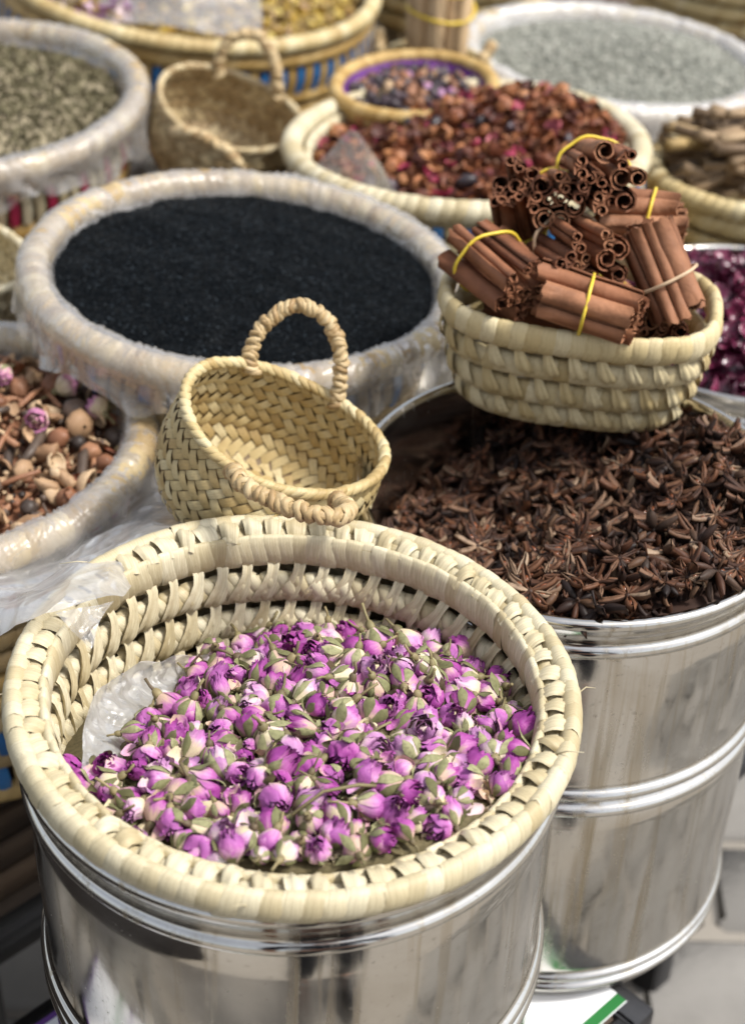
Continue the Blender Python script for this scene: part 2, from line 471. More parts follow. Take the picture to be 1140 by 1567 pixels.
# ------------------------------------------------------------------ basket weaving
def wrap_tpl(a, b, w, shear=0.0, bulge=0.0012, m=12, seed=0):
    """one palm strip wound round a coil of half-axes a (radial x) and b (vertical z); the coil runs along y"""
    vs, uv = [], []
    rr = random.Random(seed)
    for y, k in ((-.56, 0.0), (-.40, .75), (0.05, 1.0), (.42, .7), (.56, 0.0)):
        for i in range(m):
            t = 2 * PI * i / m
            e = bulge * k * (1 + .25 * math.sin(t * 2 + seed)) + .0004
            x, z = (a + e) * math.cos(t), (b + e) * math.sin(t)
            vs.append((x, y * w + shear * math.sin(t) + .0006 * math.sin(t * 3 + seed), z)); uv.append((t * b, y * w))
    fs = []
    for j in range(4):
        for i in range(m):
            fs.append((j * m + i, j * m + (i + 1) % m, (j + 1) * m + (i + 1) % m, (j + 1) * m + i))
    return vs, fs, uv
def ring(path, n):
    """n places at equal spacing round a closed curve path(t) -> (x, y, z): position, outward angle"""
    K = 360
    p = [Vector(path(2 * PI * i / K)) for i in range(K + 1)]
    s = [0.0]
    for i in range(K): s.append(s[-1] + (p[i + 1] - p[i]).length)
    out, j = [], 0
    for k in range(n):
        d = s[-1] * (k + .5) / n
        while s[j + 1] < d: j += 1
        f = (d - s[j]) / (s[j + 1] - s[j])
        t = p[j + 1] - p[j]
        out.append((p[j].lerp(p[j + 1], f), math.atan2(-t.x, t.y), math.atan2(t.z, math.hypot(t.x, t.y))))
    return out, s[-1]
def circ(R, z, w=0.0, zs=0.0, ph=0.0, e=0.0):
    return lambda t: ((R + w * math.sin(3 * t + ph)) * math.cos(t), (R + w * math.sin(3 * t + ph)) * math.sin(t) * (1 - e), z + zs * math.sin(2 * t + ph))
def coil(parent, name, path, a, b, w, mat, shear=0.0, vis=None, rest=None, core=None, bulge=.0012, seed=0, alt=None):
    """a coil wound with strips: strips in view are parts, the others go to the mesh 'rest'"""
    L = ring(path, 8)[1]
    n = max(8, round(L / w))
    tp = [wrap_tpl(a, b, w * 1.04, shear * (1 + .3 * (k - 1)), bulge, 12, seed + k) for k in range(3)]
    mes = [MB().add(*t).mesh(name, mat) for t in tp]
    am = [MB().add(*t).mesh(name, alt[0]) for t in tp] if alt else None
    for i, (p, an, sl) in enumerate(ring(path, n)[0]):
        k = RND.randrange(3)
        M = Matrix.Translation(p) @ Euler((sl + RND.uniform(-.05, .05), RND.uniform(-.08, .08), an + RND.uniform(-.03, .03))).to_matrix().to_4x4() @ Matrix.Diagonal((RND.uniform(.96, 1.06), RND.uniform(.95, 1.05), RND.uniform(.97, 1.04), 1))
        if vis is None or vis(p):
            put(name, (am if am and alt[1](i) else mes)[k], parent, M)
        elif rest is not None: rest.add(*tp[k], mat=M)
    if core is not None:
        pts = [p for p, _, _ in ring(path, 96)[0]]
        vs, uv = [], []
        for i, (p, an, _) in enumerate(ring(path, 96)[0]):
            for k in range(8):
                t = 2 * PI * k / 8
                vs.append(p + Vector((math.cos(an) * a * math.cos(t), math.sin(an) * a * math.cos(t), b * math.sin(t)))); uv.append((i * .01, k * .003))
        core.add(vs, grid_faces_ring(96, 8), uv)
def grid_faces_ring(n, m):
    return [(i * m + k, ((i + 1) % n) * m + k, ((i + 1) % n) * m + (k + 1) % m, i * m + (k + 1) % m) for i in range(n) for k in range(m)]
def ribbon_tpl(pts, widths, side, bulge=.0012, folds=0, seed=0):
    """a palm strip that follows pts, widths across; side: its width direction; cross-section arched, with folds"""
    pts = [Vector(p) for p in pts]; n = len(pts); side = Vector(side).normalized(); m = 7
    vs, uv, ln = [], [], 0.0
    for i, p in enumerate(pts):
        d = (pts[min(i + 1, n - 1)] - pts[max(i - 1, 0)]).normalized()
        nr = d.cross(side).normalized()
        if i: ln += (p - pts[i - 1]).length
        for k in range(m):
            u = -1 + 2 * k / (m - 1)
            h = bulge * (1 - u * u) + (.0008 * math.cos(u * PI * folds + seed) if folds else 0)
            vs.append(p + side * (u * widths[i] / 2) + nr * h); uv.append((ln, u * widths[i] / 2))
    return vs, grid_faces(n, m), uv
def arc_pts(p0, p1, lift, n=7):
    p0, p1, lift = Vector(p0), Vector(p1), Vector(lift)
    return [p0.lerp(p1, i / (n - 1)) + lift * math.sin(PI * i / (n - 1)) for i in range(n)]

# ------------------------------------------------------------------ steel tins
def tin_profile(R, H, zr=-.184):
    p = [(R - .006, -.30), (R - .006, -.03), (R - .005, -.006)]
    for k in range(7):                                              # rolled rim
        a = PI * (1.1 - 1.35 * k / 6); p.append((R + .0005 + .0048 * math.cos(a), -.002 + .0048 * math.sin(a)))
    p += [(R + .0022, -.010), (R + .0008, -.013), (R + .0008, -.0185)]
    def bead(z, h, o):
        return [(R - .0010 + o * math.sin(PI * k / 8) ** .8, z - h * k / 8) for k in range(9)]
    p += bead(-.020, .013, .0052) + [(R - .0010, -.0345), (R, -.036)]
    zs = [-.055 + (zr + .059) * k / 5 for k in range(6)]
    p += [(R + .0006 * math.sin(k), z) for k, z in enumerate(zs)]
    p += [(R, zr + .002)] + bead(zr + .0005, .0135, .0060) + [(R - .0015, zr - .0145)] + bead(zr - .016, .0135, .0060) + [(R, zr - .0305)]
    p += [(R + .0005 * math.sin(k), zr - .045 - (H + zr - .045 - .040) * k / 6) for k in range(7)]
    p += [(R, -H + .036)] + bead(-H + .034, .009, .0045) + [(R - .001, -H + .024)] + bead(-H + .022, .009, .0045) + [(R - .002, -H + .010), (R - .004, -H + .002), (R - .02, -H), (.001, -H)]
    return p
def steel_tin(loc, R, H, label, group='steel storage tins under the spices', seg=128, zr=-.184):
    t = thing('steel_tin', label, 'tin', loc, group=group)
    vs, fs, uv = lathe(tin_profile(R, H, zr), seg)
    vs = [(x * (1 + .0022 * noise.noise(Vector((x * 9, y * 9, z * 5)))), y * (1 + .0022 * noise.noise(Vector((x * 9, y * 9, z * 5)))), z) for x, y, z in vs]
    MB().add(vs, fs, uv).build('tin_body', STEEL, t)
    return t

# ------------------------------------------------------------------ shared heap tools
def darts(n, R, mind, r=RND, tries=40, inside=None):
    """n points in a disc, spread evenly (never nearer than mind while that can be kept)"""
    pts, cell = [], {}
    for _ in range(n):
        for k in range(tries):
            q = R * math.sqrt(r.random()); a = r.uniform(0, 2 * PI); x, y = q * math.cos(a), q * math.sin(a)
            if inside and not inside(x, y): continue
            ci, cj = int(x // mind), int(y // mind)
            if all((x - u) ** 2 + (y - v) ** 2 > mind * mind for i in (-1, 0, 1) for j in (-1, 0, 1) for u, v in cell.get((ci + i, cj + j), ())):
                pts.append((x, y)); cell.setdefault((ci, cj), []).append((x, y)); break
    return pts
def mound(name, R, h, mat, parent=None, nr=26, na=72, rough=.002, fs=70, **tags):
    """the body of a heap: its uneven top and a closed underside"""
    vs, uv, fs_ = [(0, 0, h(0, 0))], [(0, 0)], []
    for i in range(1, nr + 1):
        for j in range(na):
            r = R * i / nr; a = 2 * PI * j / na; x, y = r * math.cos(a), r * math.sin(a)
            vs.append((x, y, h(x, y) + rough * fbm(x, y, 1.7, fs))); uv.append((x, y))
    for j in range(na): fs_.append((0, 1 + j, 1 + (j + 1) % na))
    for i in range(nr - 1):
        for j in range(na):
            a, b = 1 + i * na + j, 1 + i * na + (j + 1) % na
            fs_.append((a, a + na, b + na, b))
    k = len(vs); b0 = 1 + (nr - 1) * na
    for j in range(na):
        a = 2 * PI * j / na; vs.append((R * .93 * math.cos(a), R * .93 * math.sin(a), min(v[2] for v in vs[:50]) - .09)); uv.append((0, 0))
    for j in range(na): fs_.append((b0 + j, k + j, k + (j + 1) % na, b0 + (j + 1) % na))
    fs_.append(tuple(k + j for j in range(na - 1, -1, -1)))
    return MB().add(vs, fs_, uv).build(name, mat, parent, **tags)
def slope(h, x, y, e=.004):
    return Vector((-(h(x + e, y) - h(x - e, y)) / (2 * e), -(h(x, y + e) - h(x, y - e)) / (2 * e), 1)).normalized()

# ------------------------------------------------------------------ the near tin and its basket of rosebuds
TABLE_Z = .412
steel_tin((-.045, .757, .917), .170, .410, 'polished steel tin at the front holding the basket of pink rosebuds')
steel_tin((.154, 1.017, .914), .165, .407, 'polished steel tin brimful of star anise behind the rosebuds', zr=-.160)

RB = thing('woven_basket', 'cream open-weave palm basket of pink rosebuds set into the front steel tin', 'basket', (-.045, .759, .931), (.044, .004, 1))
hid, core = MB(), MB()
coil(RB, 'rim_strip', circ(.1735, -.0022, .0010, .0012, 1), .0060, .0098, .0112, PALM, .0024, None, None, core, .0007, 1)
coil(RB, 'inner_rim_strip', circ(.1560, -.0095, .001, .001, .4), .0036, .0125, .0098, PALM, .0012, lambda p: True, None, core, .0006, 11)
far = lambda p: p.y > -.06
coil(RB, 'rim_filler_strip', circ(.1650, -.0050, .001, .001, .7), .0056, .0058, .0150, PALM, .004, None, None, core, .0012, 15)
for k, (R, z) in enumerate(((.1545, -.041), (.1505, -.071), (.1445, -.101))):
    coil(RB, 'wall_strip', circ(R, z, .0012, .001, k), .0050, .0104, .0108, PALM, (.0075, .0068, .0075)[k], far, hid, core, .0024, 21 + 5 * k)
# loops that lash the outer rim to the inner one
lp = []
for k in range(4):
    tp = ribbon_tpl(arc_pts((-.0105, .001 * k - .001, -.0015), (.0085, .0035 - .002 * k, .0015), (0, 0, .0046 + .0006 * k), 8), [.0095, .0110, .0125, .0136, .0142, .0138, .0122, .0100], (.28 * k - .1, 1, 0), .0016, 4, k)
    lp.append(MB().add(*tp).mesh('rim_loop', PALM))
for i, (p, an, sl) in enumerate(ring(circ(.1650, .0005), 64)[0]):
    put('rim_loop', RND.choice(lp), RB, Matrix.Translation(p) @ Euler((RND.uniform(-.12, .12), RND.uniform(-.15, .1), an + RND.uniform(-.18, .18))).to_matrix().to_4x4() @ Matrix.Diagonal((1, RND.uniform(.85, 1.15), RND.uniform(.8, 1.25), 1)))
# posts that bind one row of the wall to the next
for k, (R, z, n) in enumerate(((.1548, -.0265, 52), (.1518, -.0565, 51), (.1470, -.0865, 49))):
    pm = []
    for v in range(3):
        tp = ribbon_tpl([(-.0008, -.0050, .0085), (-.0046, -.0044, .0045), (-.0064, -.0034, -.0005), (-.0086, -.0014, -.0062), (-.0098, .0012, -.0120), (-.0098, .0036, -.0175), (-.0082, .0056, -.0225), (-.0040, .0066, -.0262)], [.0085, .0078, .0074, .0100, .0128, .0132, .0112, .0085], (0, 1, .12 + .06 * v), .0016, 2, v)
        pm.append(MB().add(*tp).mesh('wall_lashing', PALM))
    for i, (p, an, sl) in enumerate(ring(circ(R, z), n)[0]):
        M = Matrix.Translation(p) @ Euler((RND.uniform(-.06, .06), 0, an + (.06 if k % 2 else 0) + RND.uniform(-.015, .015))).to_matrix().to_4x4() @ Matrix.Diagonal((1, RND.uniform(.85, 1.15), 1, 1))
        if far(p): put('wall_lashing', RND.choice(pm), RB, M)
for i in range(16):
    a = RND.uniform(0, 2 * PI); rr_ = RND.choice((.155, .168, .1785)); L = RND.uniform(.008, .022)
    p = Vector((rr_ * math.cos(a), rr_ * math.sin(a), RND.uniform(-.008, .006))); d = Vector((math.cos(a + RND.uniform(-1.5, 1.5)), math.sin(a + RND.uniform(-1.5, 1.5)), RND.uniform(-.2, 1))).normalized()
    MB().add(*tube([p, p + d * L * .5 + Vector((0, 0, .002)), p + d * L + Vector((RND.uniform(-.003, .003), RND.uniform(-.003, .003), -.001))], [.0005, .0004, .0002], 4)).build('loose_fibre', PALM, RB)
core.build('coil_core', PALM, RB, kind='stuff')
hid.build('inner_weave', PALM, RB, kind='stuff')

def rose_h(x, y):
    r2 = (x * x + y * y) / .02
    k = -.037 - .040 * y / .14 + .016 * x / .14 + .018 * (1 - r2) + .016 * math.exp(-((x - .06) ** 2 + (y - .06) ** 2) / .004)
    return k + .0035 * fbm(x, y, 0, 28)
def on_left(x, y): return x < -.092 + .35 * max(0, y) + .008 * math.sin(y * 60) and y > -.05

def bud_profile(v, plump):
    return (0.30 + 1.0 * math.sin(min(1.0, v * 1.12 + .05) * PI * .80) ** .9 * .92 * plump - .46 * max(0, v - .55) ** 1.1)
def petal_tpl(phi, half, rad, L, top, edge, curl, seed, plump=1.0):
    nu, nv = 8, 8
    vs, uv = [], []
    for i in range(nu):
        u = -1 + 2 * i / (nu - 1)
        for j in range(nv):
            v = j / (nv - 1)
            ht = top * (1 - .22 * u * u * v)
            z = L * ht * v
            a = phi + half * u * (.55 + .45 * math.sin(PI * min(1, v * .8 + .15)))
            r = rad * bud_profile(v * top, plump) * (1 + edge * u) + rad * curl * max(0, v - .7) ** 2 * 6
            w = noise.noise(Vector((u * 2.1 + seed, v * 3.2, seed * 1.7))) * rad * (.05 + .18 * v) + noise.noise(Vector((u * 5.5, v * 2.5 + seed, seed * 2.3))) * rad * .15
            vs.append(((r + w) * math.cos(a), (r + w) * math.sin(a), z + w * .8)); uv.append((u * .5 + seed, v))
    return vs, grid_faces(nu, nv), uv
BUDS = []
def make_bud_meshes():
    rr = random.Random(5)
    for sv in range(8):
        L, rad = rr.uniform(.0175, .0230), rr.uniform(.0070, .0092)
        plump = (1.0, 1.12, .86, 1.05, .95, .78, 1.0, .9)[sv]; openness = (.0, .5, -.1, 1.0, .2, .0, .8, .35)[sv]
        mb = MB()
        for k in range(5): mb.add(*petal_tpl(k * 2 * PI / 5 + rr.uniform(-.2, .2), rr.uniform(.95, 1.2), rad * rr.uniform(.97, 1.05), L, rr.uniform(.78, 1.0), .07, openness * rr.uniform(.1, .9), sv * 20 + k, plump))
        for k in range(4): mb.add(*petal_tpl(k * PI / 2 + .5, 1.15, rad * .74, L, rr.uniform(.95, 1.05), .10, openness * .3, sv * 20 + 7 + k, plump))
        for k in range(3): mb.add(*petal_tpl(k * 2.1 + 1, 1.4, rad * .44, L, 1.02, .16, 0, sv * 20 + 13 + k, plump))
        mb.add(*blob(rad * .5, rad * .5, L * .42, 8, 6, sv, .1)[:2], None, TR((0, 0, L * .40)))
        mesh = [mb.mesh('rosebud_petals', m) for m in ROSE_MATS]
        seps = []
        for s in range(2):
            ss = []
            for k in range(5):
                ph = k * 2 * PI / 5 + rr.uniform(-.25, .25); ln = rr.uniform(.55, 1.02); fl = max(-.02, rr.gauss(.10 + .35 * s, .25)); tw = rr.uniform(-.5, .5)
                vs, uv = [], []
                for i in range(5):
                    u = -1 + i / 2
                    for j in range(7):
                        v = j / 6
                        wd = (.37 * math.sin(PI * (v * .72 + .22)) ** 1.2) * (1 - v ** 4)
                        a = ph + wd * u + tw * v * v * .5
                        r = rad * (bud_profile(v * ln, plump) * 1.10 + .03 + fl * v ** 2.2 * 1.6) - rad * .05 * u * u
                        z = L * ln * v * (1 - .3 * max(0, fl) * v) - .0005
                        vs.append((r * math.cos(a), r * math.sin(a), z + .0004 * math.sin(v * 9 + k))); uv.append((v * .01, u * .003))
                ss.append(MB().add(vs, grid_faces(5, 7), uv).mesh('sepal', GREEN))
            seps.append(ss)
        cal = []
        for s in range(2):
            c = MB().add(*blob(rad * .40, rad * .40, L * .20, 9, 6, sv + s, .12), TR((0, 0, -L * .10)))
            ln = rr.uniform(.2, .75) * L
            c.add(*tube([(0, 0, -L * .15), (.0003, 0, -L * .2 - ln * .5), (rr.uniform(-.002, .002), .001, -L * .2 - ln)], [.0013, .0010, .0011], 6))
            cal.append(c.mesh('calyx', CALYX))
        BUDS.append((mesh, seps, cal, L, rad))
make_bud_meshes()
BUD_LABEL = ['deep magenta dried rosebud in the heap inside the open-weave basket', 'pink and lilac dried rosebud in the heap inside the open-weave basket', 'pale cream-pink dried rosebud in the heap inside the open-weave basket']
def place_bud(M, mi, label, group, sv=None, name='dried_rosebud', nsep=5):
    mesh, seps, cal, L, rad = BUDS[RND.randrange(8) if sv is None else sv]
    M = M @ Matrix.Translation((0, 0, -L * .45))
    o = put(name, mesh[mi], None, M, label=label, cat='rosebud', group=group)
    ss = seps[RND.random() < .4]
    for k in RND.sample(range(5), nsep): put('sepal', ss[k], o)
    put('calyx', RND.choice(cal), o)
    return o
BM = RB.matrix_basis
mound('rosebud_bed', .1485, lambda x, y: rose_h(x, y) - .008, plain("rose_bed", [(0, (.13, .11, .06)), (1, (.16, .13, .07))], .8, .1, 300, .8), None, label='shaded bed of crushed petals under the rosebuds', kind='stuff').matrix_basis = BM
pts = darts(292, .1460, .0126, inside=lambda x, y: not (on_left(x, y)))
low = []
for i, (x, y) in enumerate(pts + low):
    under = i >= len(pts)
    n = slope(rose_h, x, y)
    tilt = RND.choice((RND.uniform(.3, .9), RND.uniform(.9, 1.6), RND.uniform(1.1, 1.9), RND.uniform(1.5, 2.2), RND.uniform(1.9, 2.8)))
    az = RND.uniform(0, 2 * PI)
    q = Quaternion((math.cos(az), math.sin(az), 0), tilt) @ Quaternion((0, 0, 1), RND.uniform(0, 6))
    s = RND.uniform(.66, 1.04)
    z = rose_h(x, y) + (RND.uniform(-.011, -.006) if under else RND.uniform(-.003, .0045))
    mi = RND.choices((0, 1, 2), (.40, .38, .22))[0]
    place_bud(BM @ Matrix.LocRotScale(Vector((x, y, z)), q, Vector((s * RND.uniform(.84, 1.12), s * RND.uniform(.84, 1.12), s * RND.uniform(.88, 1.18)))), mi, BUD_LABEL[mi], 'rosebuds heaped in the front basket', nsep=RND.choice((3, 4, 5, 5)))
# the buds further down in the heap, beyond the ones that can be picked out
items = []
for (x, y) in darts(150, .142, .017, inside=lambda x, y: not on_left(x, y)):
    items.append((RND.randrange(3), TR((x, y, rose_h(x, y) - RND.uniform(.008, .014)), (0, 0, 0), RND.uniform(.7, 1.0)) @ rq(), RND.randrange(3)))
scatter_mesh('buried_rosebuds', [blob(.0072, .0072, .0100, 10, 7, k, .16, 3) for k in range(3)], items, ROSE_MATS, None, kind='stuff', label='rosebuds buried under the top layer of the heap').matrix_basis = BM
# bits between the buds: loose petals, torn sepals, stalks
pet = [petal_tpl(0, .9, .009, .016, 1, 0, .5, 70 + k) for k in range(3)]
pet = [([(x - .008, y, z - .008) for x, y, z in p[0]], p[1], p[2]) for p in pet]
leafy = [([(x - .006, y, z - .006) for x, y, z in petal_tpl(0, .45, .009, .012, 1, 0, 0, 80 + k)[0]], pet[0][1], None) for k in range(2)]
stalk = [tube([(0, 0, 0), (.006, .001, 0), (.013, 0, .001)], [.0011, .0009, .0012], 5), blob(.0035, .0032, .0045, 7, 5, 3)]
pm = [MB().add(p[0], p[1], p[2]).mesh('loose_petal', ROSE_MATS[k]) for k, p in enumerate(pet)]
for i, (x, y) in enumerate(darts(52, .142, .012, inside=lambda x, y: not on_left(x, y))):
    k = i % 3
    put('loose_petal', pm[k], None, BM @ TR((x, y, rose_h(x, y) + .004), (0, 0, 0), RND.uniform(.6, .9)) @ rq(), label=('loose dried magenta petal lying among the rosebuds', 'loose dried lilac petal lying among the rosebuds', 'loose dried pale petal lying among the rosebuds')[k], cat='petal', group='loose petals among the rosebuds')
items = []
for (x, y) in darts(1000, .145, .0045, inside=lambda x, y: not on_left(x, y)):
    k = RND.choice((0, 0, 1, 1, 2, 3, 3, 4))
    tp, mi = ((0, RND.randrange(3)), (1, 3), (2, 4), (3, 3), (4, 4))[k] if k else (0, RND.randrange(3))
    items.append((tp, TR((x, y, rose_h(x, y) + RND.uniform(-.011, .001)), (0, 0, 0), RND.uniform(.5, 1.0)) @ rq(), mi))
scatter_mesh('rosebud_crumbs', [pet[0], leafy[0], stalk[0], leafy[1], stalk[1]], items, ROSE_MATS[:3] + [GREEN, CALYX], None, kind='stuff', label='green sepal scraps and petal crumbs between the rosebuds').matrix_basis = BM
st = MB().add(*tube([(.005, -.118, .006), (.022, -.104, .012), (.042, -.098, .013), (.052, -.097, .012)], [.0012, .0010, .0012, .0009], 6)).build('rose_stalk', CALYX, None, label='long bent brown stalk lying on rosebuds near the front rim', cat='stalk')
st.matrix_basis = BM @ TR((0, 0, rose_h(.03, -.10)))

# ------------------------------------------------------------------ star anise
AT = Matrix.Translation((.154, 1.017, .914))
def anise_h(x, y):
    k = -.040 + .020 * x / .15 - .026 * y / .15
    k += .042 * math.exp(-((x - .115) ** 2 / .006 + (y - .03) ** 2 / .010)) + .018 * math.exp(-((x - .02) ** 2 / .012 + (y + .11) ** 2 / .004))
    k -= .020 * math.exp(-((x + .10) ** 2 / .006 + (y - .06) ** 2 / .008))
    k += .040 * math.exp(-((x - .015) ** 2 / .007 + (y - .152) ** 2 / .0022))        # heaped up against the oval basket
    return k + .006 * fbm(x, y, 5, 22)
def carpel_tpl(Rr, wide, seed, shut=0.0):
    rr = random.Random(seed); n = 8
    vs, uv = [], []
    for i in range(n):
        t = i / (n - 1); x = .0015 + Rr * t
        w = wide * (math.sin(PI * min(1, t * .92 + .06)) ** .8) + .0002
        top = .0016 + .0016 * t + .0022 * max(0, t - .8) * 5 * rr.uniform(.5, 1); bot = -.0042 * math.sin(PI * min(1, t * .8 + .12)) * (.7 + .3 * (1 - t))
        g = w * (.60 - shut * .40)
        for yy, zz in ((g, top), (w, top * .25), (w * .75, bot * .6), (0, bot), (-w * .75, bot * .6), (-w, top * .25), (-g, top), (-g * .55, top - .0006), (0, bot * .55), (g * .55, top - .0006)):
            vs.append((x, yy + .0003 * rr.uniform(-1, 1), zz)); uv.append((x, yy))
    fs = [(i * 10 + k, (i + 1) * 10 + k, (i + 1) * 10 + (k + 1) % 10, i * 10 + (k + 1) % 10) for i in range(n - 1) for k in range(10)]
    return vs, fs, uv
carp = []
for k in range(6):
    Rr = (.0185, .0165, .0200, .0150, .0175, .0190)[k]; w = (.0030, .0034, .0026, .0036, .0030, .0022)[k]
    mb = MB().add(*carpel_tpl(Rr, w, k, (0, .2, .6, 0, .35, .8)[k]))
    mb.m = [2 if (i % 10) in (0, 5, 6, 9) else 0 for i in range(len(mb.f))]
    if k in (0, 1, 3, 4): mb.add(*blob(.0030, .0017, .0014, 8, 5, k, .04), TR((Rr * .52, 0, .0003)), 1)
    carp.append(mb.mesh('carpel', [ANISE, ANISE_SEED, ANISE_LIP]))
hub = [MB().add(*blob(.0026, .0026, .0024, 8, 5, 3)).add(*tube([(0, 0, -.001), (.0005, 0, -.006), (.002, .001, -.013 + .006 * k)], [.0011, .0008, .0010], 5)).mesh('star_anise', ANISE) for k in range(2)]
def star(M, label, group, n=8, skip=0):
    o = put('star_anise', RND.choice(hub), None, M, label=label, cat='star anise', group=group)
    big = RND.randrange(6)
    for k in range(n):
        if RND.random() < skip: continue
        put('carpel', carp[big if RND.random() < .6 else RND.randrange(6)], o, TR((0, 0, 0), (0, RND.uniform(-.35, .15), 2 * PI * k / n + RND.uniform(-.1, .1)), RND.uniform(.8, 1.12)))
mound('star_anise_bed', .159, lambda x, y: anise_h(x, y) - .016, plain("anise_bed", [(0, (.035, .018, .012)), (1, (.045, .022, .015))]), None, label='dark bed of star anise scraps inside the steel tin', kind='stuff').matrix_basis = AT
for i, (x, y) in enumerate(darts(215, .151, .0160) + darts(75, .150, .026)):
    s = RND.uniform(.70, 1.16); deep = i >= 210
    q = Quaternion((math.cos(i), math.sin(i), 0), abs(RND.gauss(.0, .60)) + (PI if RND.random() < .25 else 0)) @ Quaternion((0, 0, 1), RND.uniform(0, 6))
    star(AT @ Matrix.LocRotScale(Vector((x, y, anise_h(x, y) + (RND.uniform(-.014, -.007) if deep else RND.uniform(-.001, .006)))), slope(anise_h, x, y).to_track_quat('Z', 'Y') @ q, Vector((s, s, s))), 'dry brown star anise in the heap inside the steel tin', 'star anise heaped in the tin', RND.choice((7, 8, 8, 9)), .18 if RND.random() < .5 else .03)
ct = [carpel_tpl(.0165, .0032, 40, .1), carpel_tpl(.0185, .0026, 41, .5)]
items = []
for (x, y) in darts(1200, .154, .004):
    items.append((RND.randrange(2), TR((x, y, anise_h(x, y) + RND.uniform(-.014, -.001)), (0, 0, 0), RND.uniform(.5, .95)) @ rq() @ Matrix.Translation((-.009, 0, 0))))
items = [q + (RND.choice((0, 0, 0, 1)),) for q in items]
scatter_mesh('star_anise_scraps', ct, items, [ANISE, ANISE_LIP], None, kind='stuff', label='broken star anise pods filling the gaps of the heap').matrix_basis = AT
for (x, y, z) in ((.128, 1.155, .913), (.245, 1.09, .916)): pass

# ------------------------------------------------------------------ wide baskets with a plastic-covered rim
def film_ring(name, R, parent, mat, inner, skirt, seed, top=.021, n=640):
    """a plastic liner folded over the rim: from the heap inside, over the rim, down outside"""
    prof = [(-.0205, inner), (-.0185, inner * .6), (-.0163, -.003), (-.0152, .005), (-.0100, .0130), (-.002, .0154), (.0068, .0138), (.0133, .0078), (.0158, .000), (.0157, -.009), (.0145, -.019), (.0148, -skirt * .7), (.0165, -skirt)]
    vs, uv = [], []
    for i in range(n):
        t = 2 * PI * i / n; c, s = math.cos(t), math.sin(t)
        for j, (dr, dz) in enumerate(prof):
            a = R * t
            tw = t + .05 * math.sin(j * .9 + 3 * noise.noise(Vector((c * 6, s * 6, seed))))
            c2, s2 = math.cos(tw) * R, math.sin(tw) * R
            w = noise.noise(Vector((c2 * 210 + seed, s2 * 210, j * .30))) * .0016 + (1 - abs(noise.noise(Vector((c2 * 120 + seed, s2 * 120, j * .22)))) * 2) ** 3 * .0026 + noise.noise(Vector((c2 * 45, s2 * 45 + seed, j * .16))) * .0022
            if j > 9: w = noise.noise(Vector((c2 * 42, s2 * 42 + seed, j * .12))) * .0030 + noise.noise(Vector((c2 * 100, s2 * 100 + seed, j * .3))) * .0008
            k = 1.0 if j > 2 else .6
            if j > 9: k = 2.2 + (j - 9) * .7
            r = R + dr * (1 + w * k * 14 * (1 if dr > 0 else .2)) + (w * k * .6 if j > 9 else 0)
            z = dz + w * k * (.9 if 2 < j < 9 else .2) + (noise.noise(Vector((c * R * 22, s * R * 22, seed))) * .022 * (j - 9) / 3 if j > 9 else 0)
            vs.append((r * c, r * s, z)); uv.append((a, j * .008))
    return MB().add(vs, grid_faces(n, len(prof), True), uv).build(name, mat, parent)
def basket_wall(t, R0, rows, seed=0, part='wall_strip', vis=None):
    """rows: (drop below the rim, radius, kind, material, other material, every nth)"""
    core, hid = MB(), MB()
    for k, (dz, R, kind, m, m2, ev) in enumerate(rows):
        if kind == 'coil':
            coil(t, part, circ(R, -dz, .001, .001, k), .006, .0095, .0135, m, .004, vis, hid, core, .0016, seed + k)
        else:                                                       # upright strips with gaps between them
            for c, (mm, nm) in enumerate(((m, 'upright_strip'), (m2, 'coloured_strip'))):
                tp = ribbon_tpl([(.003, 0, kind / 2 + .004), (.0055, 0, kind * .25), (.006, .0005, 0), (.0055, 0, -kind * .25), (.003, 0, -kind / 2 - .004)], [.0105, .0115, .0115, .0112, .0105], (0, 1, 0), .0012, 0, c)
                me = MB().add(*tp).mesh(nm, mm)
                n = round(2 * PI * R / .0150)
                for i in range(n):
                    if (i % ev == 0) == (c == 1):
                        a = 2 * PI * (i + .5) / n; p = Vector((R * math.cos(a), R * math.sin(a), -dz))
                        if vis is None or vis(p): put(nm, me, t, Matrix.Translation(p) @ Euler((RND.uniform(-.05, .05), 0, a)).to_matrix().to_4x4())
    core.build('coil_core', PALM_T, t, kind='stuff')
    if hid.v: hid.build('hidden_weave', PALM_T, t, kind='stuff')
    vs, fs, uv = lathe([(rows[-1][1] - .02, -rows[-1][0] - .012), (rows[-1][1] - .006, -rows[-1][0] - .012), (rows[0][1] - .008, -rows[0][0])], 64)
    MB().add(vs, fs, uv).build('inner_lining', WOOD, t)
front = lambda p: p.y < .03
def wide_basket(loc, nrm, R, label, rows, film=True, rimmat=PALM_G, seed=0, inner=-.03, skirt=.034, filmmat=None, rw=.0125):
    t = thing('wide_basket', label, 'basket', loc, nrm)
    core = MB()
    rr = .0122 if film else .0105
    coil(t, 'rim_strip', circ(R - (.0 if film else .01), 0, .0015, .002, seed), rr, rr, rw, rimmat, .003, None, None, core, .0015, seed)
    core.build('rim_core', rimmat, t)
    if film: film_ring('plastic_liner', R, t, filmmat or FILM_W, inner, skirt, seed)
    basket_wall(t, R, rows, seed, vis=front)
    return t
def tin_under(x, y, top, R, label): return steel_tin((x, y, top), R, top - TABLE_Z, label, seg=72)

